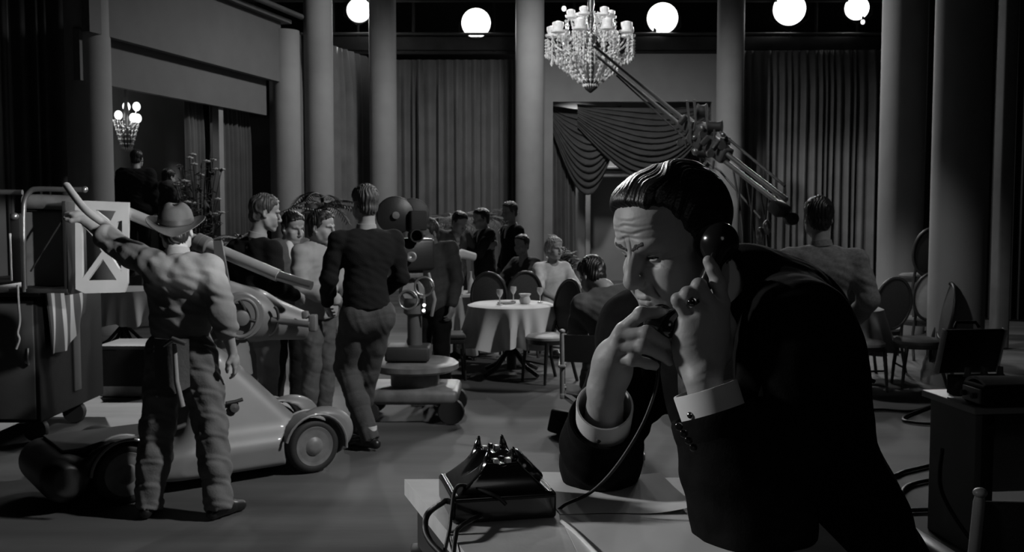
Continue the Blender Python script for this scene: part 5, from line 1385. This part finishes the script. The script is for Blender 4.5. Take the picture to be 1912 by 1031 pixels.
# nail on the raised index finger, ring with its stone
for (px, py, Y) in ((1239, 583, 1.6405),): MB().ell(P(px, py, Y), (.0052, .0022, .0050), 14, 8, eul(0, 0, 10)).build('fingernail', mat('nail', .55, .25), hero)
rc, rd = P(1294, 565, 1.615), (P(1284, 549, 1.614) - P(1309, 588, 1.617)).normalized()
rg = MB().lathe([(.0112, -.003), (.0128, -.003), (.0128, .003), (.0112, .003), (.0112, -.003)], rc, rd, 24, cap=False).build('ring', mat('gold_ring', .6, .2, metal=1.), hero)
MB().ell(rc + Vector((-.004, -.0135, .002)), (.0065, .004, .006), 14, 8).build('stone', mat('ring_stone', .01, .05, coat=1.), rg)
MB().lathe([(.0075, -.001), (.008, .001), (.006, .002)], rc + Vector((-.004, -.0125, .002)), (-.25, -1, .1), 18).build('bezel', mat('gold_ring', .6, .2, metal=1.), rg)
# torso and legs under the clothes
NB = P(1400, 545, 1.83); CH = P(1408, 690, 1.87); WA = P(1500, 880, 1.96)
lo, hi = bounds([NB, CH, WA, hip, RS, LS, RE, LE], .17); f = Field(lo, hi, .012)
f.cone(HM @ Vector((0, .06, -.13)), NB, .056, .062, 'u', .03); f.ell(CH, (.13, .13, .15), None, 'u', .05); f.ell(WA, (.12, .12, .13), None, 'u', .05); f.ell(hip, (.13, .13, .12), None, 'u', .05)
for a, b_, c_ in ((LS, LE, LW), (RS, RE, RW)):
    f.cone(CH, a, .08, .05, 'u', .04); f.chain([a, b_, c_], [.048, .036, .026], 'u', .02)
parts.append(f.mesh('trunk', 2))
kl = [hip + SD * s_ * .09 + Vector((.0, .0, -.03)) for s_ in (1, -1)]
kn = [hip + SD * s_ * .10 + FD * (.10 if s_ > 0 else -.02) + Vector((0, 0, -.48)) for s_ in (1, -1)]
an = [Vector((hip.x, hip.y, .085)) + SD * s_ * .11 + FD * (.04 if s_ > 0 else -.14) for s_ in (1, -1)]
f = Field(*bounds(kl + kn + an, .1), .014)
for a, b_, c_ in zip(kl, kn, an): f.chain([a, b_, c_], [.075, .05, .036], 'u', .02)
parts.append(f.mesh('legs', 1))
link('body', join_meshes(parts, 'body'), m_skin, hero)
f = Field(*bounds(kl + kn + an + [hip], .18), .010)
f.ell(hip, (.16, .16, .15), None, 'u', .04)
for a, b_, c_ in zip(kl, kn, an): f.chain([a, b_, c_], [.105, .08, .065], 'u', .03)
me = f.mesh('trousers', 2); displace(me, lambda co, no: .006 * fold(co, 20, 46, 8)); link('trousers', me, m_suit, hero)
for a in an:
    f = Field(*bounds([a, a + FD * .2], .08), .006); f.chain([a - FD * .05 + Vector((0, 0, -.04)), a + FD * .09 + Vector((0, 0, -.045)), a + FD * .18 + Vector((0, 0, -.05))], [.038, .04, .034], 'u', .02); f.cone(a, a + FD * .08 + Vector((0, 0, -.03)), .042, .034, 'u', .02)
    f.cut((0, 0, .004), (0, 0, -1)); f.cut((0, 0, a.z + .03), (0, 0, 1)); link('shoe', f.mesh('shoe', 2), m_shoe, hero)
# ---- jacket
nd0 = ((HM @ Vector((0, .05, -.1))) - NB).normalized()
lo, hi = bounds([NB, CH, WA, hip, RS, LS, RE, LE, P(1600, 700, 1.85)], .15); lo[2] = .86; f = Field(lo, hi, .0055)
Rt = Matrix((SD, -FD, Vector((0, 0, 1)))).transposed()      # columns: side, back, up
f.ell(CH, (.185, .135, .21), Rt, 'u', .04); f.ell(P(1455, 690, 1.92), (.175, .13, .20), Rt, 'u', .06); f.ell(P(1478, 850, 1.95), (.165, .135, .20), Rt, 'u', .08); f.ell(P(1550, 1000, 2.0), (.17, .14, .2), Rt, 'u', .08); f.ell(hip + Vector((0, 0, -.05)), (.17, .15, .18), Rt, 'u', .08)
f.cone(NB + SD * .03, LS + Vector((0, 0, .004)), .052, .062, 'u', .06); f.cone(NB - SD * .03, RS, .055, .062, 'u', .06)
f.ell(P(1452, 575, 1.84), (.10, .09, .07), Rt, 'u', .06)
f.chain([NB + SD * .02 - FD * .03 + Vector((0, 0, -.04)), NB + SD * .012 - FD * .012 + nd0 * .035], [.10, .079], 'u', .03)
def sleeve(S_, E_, W_, stop, rs):
    e = E_.lerp(W_, stop); f.chain([S_, S_.lerp(E_, .5)], rs[:2], 'u', .09); f.chain([S_.lerp(E_, .5), E_, E_.lerp(W_, stop * .5), e], rs[1:], 'u', .035)
    ax = (W_ - E_).normalized(); f.cut_local = None
    f.cone(e - ax * .03, e + ax * .12, rs[-1] * .82, rs[-1] * .95, 's', .002); f.box(e + ax * .075, (rs[-1] * 1.2, rs[-1] * 1.2, .068), ax.to_track_quat('Z', 'Y').to_matrix(), .004, 's', 0)
    return e, ax
le, la = sleeve(LS, LE, LW, .76, [.076, .080, .082, .074, .067]); re_, ra = sleeve(RS, RE, RW, .64, [.066, .066, .064, .066, .060])
f.cut((0, 0, TZ + .006), (0, 0, -1)) if False else None
f.box((tA.lerp(tC, .3).x, 1.55, TZ - .05), (.75, .42, .058), None, .002, 's', .004) if False else None
f.cone(NB + nd0 * .0, NB + nd0 * .2, .0665, .075, 's', .006); f.cone(NB + FD * .05 + nd0 * .02, NB + FD * .09 + nd0 * .15, .062, .075, 's', .01)
f.cone(NB + FD * .10 + Vector((0, 0, .0)), CH + FD * .17 + Vector((0, 0, -.06)), .055, .022, 's', .015)
me = f.mesh('jacket', 2)
def jf(co, no):
    o = .0035 * fold(co, 22, 60, 3) + .0015 * fold(co, 80, 160, 6)
    for E_ in (LE, RE):
        d_ = np.linalg.norm(co - np.array(E_), axis=1); o = o + .004 * np.exp(-(d_ / .13) ** 2) * np.sin(d_ * 150 + co[:, 0] * 40)
    for e_ in (le, re_):
        d_ = np.linalg.norm(co - np.array(e_), axis=1); o = o * (1 - .95 * np.exp(-(d_ / .085) ** 4))
    return o.astype(np.float32)
displace(me, jf); jk = link('jacket', me, m_suit, hero)
# keep elbows on the table top: flatten what would sink into the wood
JM = np.array(wm(jk)); JI = np.array(wm(jk).inverted())
co_ = np.empty(len(me.vertices) * 3, np.float32); me.vertices.foreach_get('co', co_); co_ = co_.reshape(-1, 3)
wc = co_ @ JM[:3, :3].T + JM[:3, 3]
inside = np.ones(len(wc), bool)
for i_ in range(len(far)):
    a_, b_ = far[i_], far[(i_ + 1) % len(far)]
    inside &= ((b_.x - a_.x) * (wc[:, 1] - a_.y) - (b_.y - a_.y) * (wc[:, 0] - a_.x)) < 0
sel = inside & (wc[:, 2] < TZ + .003) & (wc[:, 2] > TZ - .11)
wc[sel, 2] = TZ + .003 + (wc[sel, 2] - TZ) * .01
me.vertices.foreach_set('co', (wc @ JI[:3, :3].T + JI[:3, 3]).astype(np.float32).ravel()); me.update()
# lapels and coat collar
def strip(name, pts, w0, w1, nrm, m, th=.004, parent=hero):
    pts = spline(pts, 6); n = len(pts)
    def fn(u, v):
        i = min(n - 1, int(round(u * (n - 1)))); tdir = (pts[min(i + 1, n - 1)] - pts[max(i - 1, 0)]).normalized(); sd_ = tdir.cross(Vector(nrm)).normalized()
        k = i / (n - 1); w_ = w0 * math.sin(PI * min(1, .15 + k * .95)) ** .7 + w1
        return pts[i] + sd_ * (v - .5) * w_ + Vector(nrm).normalized() * .004 * math.sin(PI * v)
    return MB().grid(fn, n - 1, 6, th).build(name, m, parent)
fn_ = FD + Vector((0, -.25, .2))
strip('lapel', [NB + SD * .065 + FD * .03 + Vector((0, 0, .03)), CH + SD * .075 + FD * .120 + Vector((0, 0, .10)), CH + SD * .03 + FD * .150 + Vector((0, 0, -.05)), CH + FD * .15 + Vector((0, 0, -.14))], .06, .01, fn_, m_suit)
strip('lapel', [NB - SD * .065 + FD * .03 + Vector((0, 0, .03)), CH - SD * .085 + FD * .115 + Vector((0, 0, .10)), CH - SD * .04 + FD * .150 + Vector((0, 0, -.05)), CH - SD * .01 + FD * .15 + Vector((0, 0, -.14))], .06, .01, fn_, m_suit)
# shirt front, tie, shirt collar
MB().ell(CH + FD * .055 + Vector((0, 0, .02)), (.075, .070, .17), 24, 14, Rt).build('shirt', m_wshirt, hero)
m_tie = mat('patterned_tie', .03, .6, var=.8, scale=70)
strip('tie', [NB + FD * .075 + Vector((0, 0, .005)), CH + FD * .135 + Vector((0, 0, .09)), CH + FD * .155 + Vector((0, 0, -.02)), CH + FD * .15 + Vector((0, 0, -.14))], .055, .02, FD, m_tie, .006)
nd = ((HM @ Vector((0, .05, -.1))) - NB).normalized()
MB().lathe([(.062, .0), (.066, .004), (.064, .052), (.061, .053), (.060, .01)], NB + nd * .012, nd, 32, cap=False).build('collar', m_wshirt, hero)
def cuff(e, ax, r, a, b_, name='shirt_cuff'):
    return MB().lathe([(r * .93, a), (r, a - .001), (r * 1.02, b_ - .002), (r * 1.0, b_), (r * .94, b_), (r * .92, a)], e, ax, 36, cap=False).build(name, m_wshirt, hero)
for e_, a_, r_ in ((le, la, .067), (re_, ra, .060)): MB().lathe([(r_ * .90, -.004), (r_ * .92, .012), (r_ * 1.0, .0135), (r_ * 1.045, .006), (r_ * 1.06, -.012), (r_ * 1.04, -.030), (r_ * .96, -.030)], e_, a_, 48, cap=False).build('sleeve_hem', m_suit, jk)
c1 = cuff(le, la, .051, -.02, .050); c2 = cuff(re_, ra, .048, -.02, .058)
o = le + la * .012; MB().ell(o + Vector((-.040, -.032, .0)), (.006, .005, .006), 14, 8).build('cuff_link', mat('gold_ring', .6, .2, metal=1.), c1)
o = re_ + ra * .012; MB().ell(o + Vector((-.012, -.035, -.030)), (.005, .005, .005), 14, 8).build('cuff_link', m_dark, c2)
for k in range(4): MB().lathe([(.0054, -.002), (.0057, .002), (.004, .003), (0, .002)], P(1268 + 9 * k, 797 + 13 * k, 1.488 + .0 * k), (-.6, -1, .1), 16).build('sleeve_button', m_bake, jk)
# ---- handset with its cord
hs = thing('telephone_handset', 'black telephone handset held against the ear of the man in the suit', 'handset', P(1300, 545, 1.66))
ear = HM @ Vector((.088, .012, -.002)); ec = P(1340, 452, 1.672); ea = (ear - ec).normalized()
mcup = P(1240, 606, 1.655); mouth = HM @ Vector((0, -.115, -.078)); ma = (mouth - mcup).normalized()
f = Field(*bounds([ec, mcup, P(1345, 470, 1.64), P(1270, 600, 1.64)], .055), .0018)
f.cone(ec - ea * .004, ec + ea * .016, .032, .0335, 'u', .004); f.ell(ec - ea * .006, (.0335, .0335, .0335), None, 'u', .004)
f.chain([ec - ea * .022, P(1327, 515, 1.652), P(1298, 558, 1.648), P(1262, 594, 1.650), mcup - ma * .01], [.016, .0125, .0125, .0125, .015], 'u', .014)
f.cone(mcup - ma * .012, mcup + ma * .012, .018, .027, 'u', .01); f.cut(ec + ea * .030, ea, .004); f.cut(mcup + ma * .020, ma, .003)
link('handle', f.mesh('handle', 3), m_bake, hs)
MB().lathe([(.031, .026), (.033, .030), (.022, .034), (.006, .030), (0, .030)], ec, ea, 28).build('ear_cap', m_bake, hs)
MB().lathe([(.026, .014), (.028, .020), (.020, .027), (0, .028)], mcup, ma, 28).build('mouth_cap', m_bake, hs)
cp = [mcup + Vector((0, .0, -.02)), P(1233, 660, 1.652), P(1230, 690, 1.645), P(1222, 735, 1.64), P(1196, 800, 1.63), P(1150, 872, 1.64), P(1105, 918, 1.66), P(1060, 940, 1.69), P(1030, 952, 1.705), PW @ Vector((hw_ - .03, -.02, .045))]
MB().tube(spline(cp, 10), .0028, 10).build('handset_cord', m_cable, hs)
# ================================================================== the crew and guests
m_felt = mat('brown_felt_hat', .075, .75, var=.15, scale=20, bump=.1, bscale=200); m_wshirt2 = mat('work_shirt_plaid', .24, .85, var=.12, scale=9, bump=.15, bscale=60)
m_khaki = mat('khaki_twill', .135, .85, var=.12, scale=14, bump=.2, bscale=90); m_greyj = mat('grey_tweed', .26, .9, var=.2, scale=60, bump=.2, bscale=200); m_sweater = mat('black_knit', .012, .95, bump=.3, bscale=160, spec=.2)
m_greytr = mat('grey_flannel', .055, .9, var=.15, scale=20, bump=.2, bscale=90); m_ltshirt = mat('light_cotton', .34, .85, var=.08, scale=14); m_sock = mat('white_sock', .55, .9, bump=.3, bscale=200); m_fair = mat('fair_hair', .3, .5, var=.4, scale=50, bump=.5, bscale=90)
# worker in the felt hat, back to us, reaching up to the basket rail
wb = G(345, 962)
over = {'wriL': (.655, -.16, 1.655), 'elbL': (.415, -.11, 1.50), 'shoL': (.185, .0, 1.43), 'wriR': (-.30, .00, .93), 'elbR': (-.275, .08, 1.16), 'ankL': (.185, .06, .085), 'toeL': (.21, -.11, .035), 'kneL': (.15, -.01, .50), 'ankR': (-.215, .03, .085), 'toeR': (-.28, -.12, .035), 'kneR': (-.16, -.01, .50), 'head': (.035, -.045, 1.60), 'neck': (.01, .0, 1.455)}
worker = person('person in felt hat and work shirt, back turned, reaching toward the basket rail', wb, 172, over, 1.0, 'shirt', m_wshirt2, m_khaki, .70, (2, 0, 20), None, m_felt, .008, None, 1.0, 1.16, 1.25, True, (.9, .5), m_wshirt2, palmn={'L': Vector((.3, .2, 1)), 'R': Vector((-1, .1, 0))}, fold_amp=.011, belt=True)
WB_ = wm(worker)
nb = thing('tool_pouch', 'leather nail pouch with a hammer hanging from the belt of the hatted worker', 'pouch', WB_ @ Vector((-.02, .19, .80)))
MB().grid(lambda u, v: WB_ @ Vector((-.12 + .2 * u, .150 + .03 * math.sin(PI * u) * (1 + .8 * v), 1.02 - .26 * v - .04 * math.sin(PI * u) * v)), 14, 8, .012).build('pouch', mat('tan_leather', .10, .7, bump=.2, bscale=60), nb)
MB().tube([WB_ @ Vector((-.06, .20, 1.0)), WB_ @ Vector((-.075, .215, .80)), WB_ @ Vector((-.10, .205, .66))], [.012, .014, .016], 10).build('hammer_handle', mat('hickory_handle', .3, .5), nb)
MB().tube([WB_ @ Vector((-.13, .21, 1.0)), WB_ @ Vector((-.06, .215, 1.025)), WB_ @ Vector((0.0, .20, .985))], [.013, .016, .007], 10).build('hammer_head', m_steel, nb)
# strap he is pulling, from the rail over his arm
tag(MB().tube(spline([P(124, 346, 6.2), P(160, 392, 6.0), P(205, 425, 5.95), P(238, 452, 5.85)], 6), [.022] * 19, 8).build('webbing_strap', mat('pale_webbing', .42, .85)), 'pale webbing strap running from the basket rail along the raised arm', 'strap')
# man in dark pullover, left, seen from behind looking right
person('man in a dark pullover with pale collar behind the boom tube, back turned', (XP(476, 7.5), 7.5, 0), 150, {'head': (-.06, -.04, 1.655), 'neck': (-.02, 0, 1.475), 'wriL': (.20, -.22, 1.06), 'wriR': (-.2, -.2, 1.05)}, 1.02, 'sweater', m_sweater, m_ltshirt, 1., (10, 0, -35), m_hairg, None, .010, collar=m_ltshirt)
# man in pale shirt, facing right
person('man in a pale loose shirt, black hair, looking right', (XP(590, 8.0), 8.0, 0), 62, {'head': (.0, -.05, 1.57), 'neck': (0, .0, 1.42), 'wriL': (.16, -.30, 1.0), 'elbL': (.23, -.05, 1.12), 'wriR': (-.12, -.30, 1.02), 'elbR': (-.23, -.02, 1.12), 'shoL': (.18, .01, 1.38), 'shoR': (-.18, .01, 1.38)}, 1.0, 'shirt', m_ltshirt, MATS['charcoal_wool'], 1., (6, 0, 14), None, None, .010, collar=m_ltshirt, loose=1.1, hem=.86, shirt_front=True)
person('man in a dark jacket standing half hidden behind the pale-shirted man', (XP(528, 8.5), 8.6, 0), 40, {'head': (.05, -.03, 1.56), 'neck': (.02, 0, 1.42)}, 1.0, 'jacket', MATS['charcoal_wool'], MATS['black_wool'], 1., (14, 0, 10), None, None, .012, shirt_front=True)
# man in black pullover and grey trousers, stepping
sw = G(688, 842)
person('man in black pullover, grey trousers and white socks, stepping, back turned', sw, 205, {'head': (.0, -.025, 1.70), 'neck': (0, .0, 1.525), 'chest': (.0, .02, 1.34), 'shoL': (.195, .0, 1.465), 'shoR': (-.195, .0, 1.465), 'waist': (.02, .02, 1.13), 'elbL': (.26, -.02, 1.20), 'wriL': (.22, -.22, 1.02), 'elbR': (-.25, -.02, 1.20), 'wriR': (-.14, -.2, 1.06),
        'kneL': (.10, -.20, .56), 'ankL': (-.015, -.0, .095), 'toeL': (.10, -.145, .038), 'hipL': (.09, 0, .95), 'hipR': (-.09, .0, .95), 'kneR': (-.06, -.20, .52), 'ankR': (-.05, -.42, .10), 'toeR': (-.02, -.58, .04)}, 1.03, 'sweater', m_sweater, m_greytr, 1., (6, 0, 8), m_hairg, None, .008, m_sock, collar=m_ltshirt, baggy=1.08, hem=1.02)
# group beyond the tables
person('man in a dark suit facing left, right end of the distant group', (XP(955, 14), 14, 0), -60, {'head': (0, -.03, 1.65)}, 1.02, 'jacket', MATS['black_wool'], MATS['black_wool'], 1., (6, 0, 0), m_hairg, None, .013, shirt_front=True, collar=m_wshirt)
person('man with pale face turned left in the middle of the distant group', (XP(905, 13.2), 13.2, 0), -70, {'wriR': (-.05, -.42, 1.18), 'elbR': (-.2, -.2, 1.15), 'wriL': (.1, -.4, 1.2), 'elbL': (.22, -.16, 1.14), 'head': (0, -.05, 1.59), 'neck': (0, 0, 1.43)}, 1.0, 'jacket', MATS['black_wool'], MATS['black_wool'], 1., (10, 0, 10), None, None, .013, shirt_front=True, collar=m_wshirt)
pp = person('man bending with one pale sleeve stretched out behind the rear table', (XP(846, 12.9), 12.9, 0), 35, {'head': (.02, -.12, 1.55), 'neck': (0, -.05, 1.40), 'chest': (0, -.02, 1.26), 'wriL': (.42, -.18, 1.24), 'elbL': (.30, -.02, 1.16), 'wriR': (-.30, -.34, 1.08), 'elbR': (-.26, -.08, 1.14)}, 1.0, 'jacket', MATS['charcoal_wool'], MATS['black_wool'], .5, (25, 0, 5), None, None, .013, shirt_front=True)
a, b_ = P(818, 488, 12.4), P(862, 474, 12.5); c_ = P(886, 480, 12.6)
o = MB(); o.tube([a, a.lerp(b_, .5), b_, c_], [.045, .055, .06, .05], 12); o.build('sleeve', m_wshirt, pp)
person('crew member in dark clothes operating the movie camera', (XP(806, 8.9), 9.0, 0), -25, {'head': (-.02, -.06, 1.53), 'neck': (0, 0, 1.38), 'wriR': (-.2, -.36, 1.18), 'elbR': (-.26, -.1, 1.12)}, .98, 'jacket', MATS['charcoal_wool'], MATS['black_wool'], 1., (18, 0, -20), m_hairg, None, .012, shirt_front=True)
# man in the grey jacket at right, by the boom
person('man in a grey jacket with his back turned, working by the boom at right', (XP(1535, 6.5), 6.5, 0), 168, {'head': (.02, -.04, 1.66), 'neck': (.0, .0, 1.475), 'wriL': (.40, -.40, 1.22), 'elbL': (.36, -.10, 1.20), 'shoL': (.20, .0, 1.40), 'shoR': (-.21, .01, 1.40), 'wriR': (-.22, -.2, .98), 'elbR': (-.29, .04, 1.15)}, 1.0, 'jacket', m_greyj, MATS['black_wool'], 1., (4, 0, 12), None, None, .009, collar=m_greyj, loose=1.08)
# seated people
sit = {'pel': (0, 0, .52), 'waist': (0, -.04, .70), 'chest': (0, -.12, .90), 'neck': (0, -.17, 1.06), 'head': (.0, -.26, 1.20), 'hipL': (.09, -.02, .52), 'hipR': (-.09, -.02, .52), 'kneL': (.12, -.42, .50), 'kneR': (-.12, -.42, .50), 'ankL': (.12, -.44, .09), 'ankR': (-.12, -.44, .09), 'toeL': (.13, -.6, .035), 'toeR': (-.13, -.6, .035),
       'shoL': (.18, -.12, 1.0), 'shoR': (-.18, -.12, 1.0), 'elbL': (.24, -.26, .78), 'elbR': (-.24, -.26, .78), 'wriL': (.12, -.42, .68), 'wriR': (-.12, -.42, .68)}
s2 = dict(sit); s2.update({'neck': (.04, -.14, 1.16), 'chest': (.0, -.10, .97), 'shoL': (.20, -.06, 1.04), 'shoR': (-.17, -.20, 1.14), 'head': (.13, -.24, 1.24)})
person("man in a grey jacket seated bent forward in a director's chair", (XP(1140, 7.15), 7.05, 0), 176, s2, 1.0, 'jacket', mat('mid_grey_coat', .085, .9, var=.15, scale=20, bump=.15, bscale=60), MATS['black_wool'], 1., (30, 0, 35), None, None, .010, loose=1.2, hem=.46, hair_th=.014)
s3 = dict(sit); s3.update({'head': (0, -.13, 1.25), 'neck': (0, -.08, 1.08), 'chest': (0, -.06, .9), 'shoL': (.17, -.05, 1.02), 'shoR': (-.17, -.05, 1.02), 'hipL': (.09, -.02, .54)})
ws = G(1030, 668)
person('woman in a pale dress with curled fair hair seated beyond the front round table', (ws.x, ws.y + .5, 0), 20, s3, 1.0, 'shirt', mat('pale_dress', .62, .7, var=.15, scale=12), mat('pale_dress', .62, .7), .45, (5, 0, 20), m_fair, None, .011, hem=.45, longhair=True, loose=1.05)
oval_chair('dining_chair', 'oval-back dining chair under the woman in the pale dress', (ws.x - .02, ws.y + .55, 0), 20 * D2R, m_cupholst, m_cupholst)
person('dark-suited guest seated beside the centre column, small behind the tables', (XP(986, 13.3), 13.4, 0), -40, s3, 1.0, 'jacket', mat('dim_grey_suit', .06, .9), MATS['black_wool'], 1., (5, 0, 0), None, None, .013, hem=.46)
oval_chair('dining_chair', 'oval-back dining chair under the dark-suited guest beside the centre column', (XP(986, 13.3) + .03, 13.44, 0), -40 * D2R, m_cupholst, m_cupholst)
# two players on the bandstand
person('broad man in a dark coat on the bandstand, back turned, under the globe chandelier', (XP(256, 15.0), 15.0, .72), 185, {'head': (0, -.05, 1.60)}, 1.08, 'jacket', MATS['black_wool'], MATS['black_wool'], 1., (12, 0, 0), None, None, .014, loose=1.25)
person('person in a grey coat on the bandstand, right of the broad man', (XP(312, 15.4), 15.4, .72), 150, {'head': (0, -.05, 1.50), 'neck': (0, 0, 1.36), 'shoL': (.18, .01, 1.32), 'shoR': (-.18, .01, 1.32)}, .98, 'jacket', m_greytr, MATS['black_wool'], 1., (14, 0, 0), None, None, .014)
# ================================================================== camera
cam = bpy.data.cameras.new('camera'); co = bpy.data.objects.new('camera', cam); COL.objects.link(co)
co.location = (0, 0, CAMH); co.rotation_euler = (PI / 2 - PITCH, 0, 0)
cam.sensor_width = 36; cam.lens = 36 * FPX / 1912; cam.clip_start = .05; cam.clip_end = 100
cam.dof.use_dof = True; cam.dof.focus_distance = 1.68; cam.dof.aperture_fstop = 18.0
S.camera = co
# ================================================================== light
w = bpy.data.worlds.new('world'); S.world = w; w.use_nodes = True
w.node_tree.nodes['Background'].inputs[0].default_value = (1, 1, 1, 1)
w.node_tree.nodes['Background'].inputs[1].default_value = .0015
def spot(name, loc, aim, power, angle=40, blend=.5, r=.15):
    l = bpy.data.lights.new(name, 'SPOT'); l.energy = power; l.spot_size = angle * D2R; l.spot_blend = blend; l.shadow_soft_size = r
    o = bpy.data.objects.new(name, l); COL.objects.link(o); o.location = loc
    o.rotation_euler = (Vector(aim) - Vector(loc)).to_track_quat('-Z', 'Y').to_euler(); return o
def area(name, loc, aim, power, size):
    l = bpy.data.lights.new(name, 'AREA'); l.energy = power; l.shape = 'DISK'; l.size = size
    o = bpy.data.objects.new(name, l); COL.objects.link(o); o.location = loc
    o.rotation_euler = (Vector(aim) - Vector(loc)).to_track_quat('-Z', 'Y').to_euler(); return o
for i, (c, d) in enumerate(LAMPS):
    spot('studio_lamp_beam', c + d * .12, c + d * 10, [600, 900, 900, 900, 600][i], [60, 50, 50, 50, 50][i], .8, .2)
# key on the man at the desk: lamp on a stand, camera left
spot('desk_key', (-3.7, 2.3, 2.85), (.25, 1.75, 1.40), 360, 32, .6, .16)
# added unseen spot standing in for a catwalk lamp's rim on his hair
spot('hair_rim_fill', (-1.4, 7.2, 5.0), (.17, 1.8, 1.84), 1100, 5.0, .6, .10)
# set light from camera right, rakes the dolly and the worker
area('camera_fill', (.9, -1.6, 3.2), (.3, 1.8, 1.4), 2.6, 1.2)  # added unseen fill behind the camera, lifts his shaded cheek
spot('set_key_right', (4.0, 4.4, 5.4), (-2.2, 6.8, .9), 1400, 44, .7, .15)
spot('basket_fill', (2.0, 2.6, 2.35), P(95, 470, 6.9), 800, 11, .5, .06)  # added unseen spot for the basket panel, which the key only grazes
spot('centre_stage', (.7, 16.5, 7.6), (.7, 16.6, 0), 1050, 150, .5, .3)
spot('left_floor_pool', (-5.2, 12.0, 6.2), (-3.2, 8.8, 0), 3200, 26, .4, .1)
spot('table_light', (4.8, 8.2, 5.6), (-.2, 11.0, .5), 800, 30, .6, .2)
spot('chandelier_light', (-3.2, 7.0, 6.6), P(1130, 110, 13.5), 2600, 22, .5, .1)
spot('column_top_light', (-1.2, 17.0, 8.2), (-3.75, 19.8, 6.2), 260, 34, .8, .15)
spot('doorway_fill', (1.6, 23.7, 4.5), (1.4, 24.6, 1.8), 220, 110, .6, .1)  # added out of sight to brighten the wall beyond the doorway
spot('right_set_light', (1.6, 9.6, 6.4), (4.6, 12.4, .3), 600, 34, .6, .2)
spot('jacket_fill', (3.7, 4.3, 5.0), (2.0, 6.5, 1.45), 110, 18, .7, .1)  # added unseen spot, lifts the dark back of the grey jacket
spot('boom_fill', (-1.8, 5.2, 5.6), P(1350, 270, 9), 420, 22, .6, .1)  # unseen spot added so the boom tubes read as bright steel
pl_ = bpy.data.lights.new('globe_light', 'POINT'); pl_.energy = 14; pl_.shadow_soft_size = .25; po_ = bpy.data.objects.new('globe_light', pl_); COL.objects.link(po_); po_.location = gc + Vector((0, 0, .15))
spot('alcove_light', (-4.2, 15.6, 3.2), P(340, 330, 17.5), 25, 50, .8, .1)
S.view_settings.view_transform = 'Standard'; S.view_settings.look = 'None'; S.view_settings.gamma = 1; S.view_settings.exposure = 0
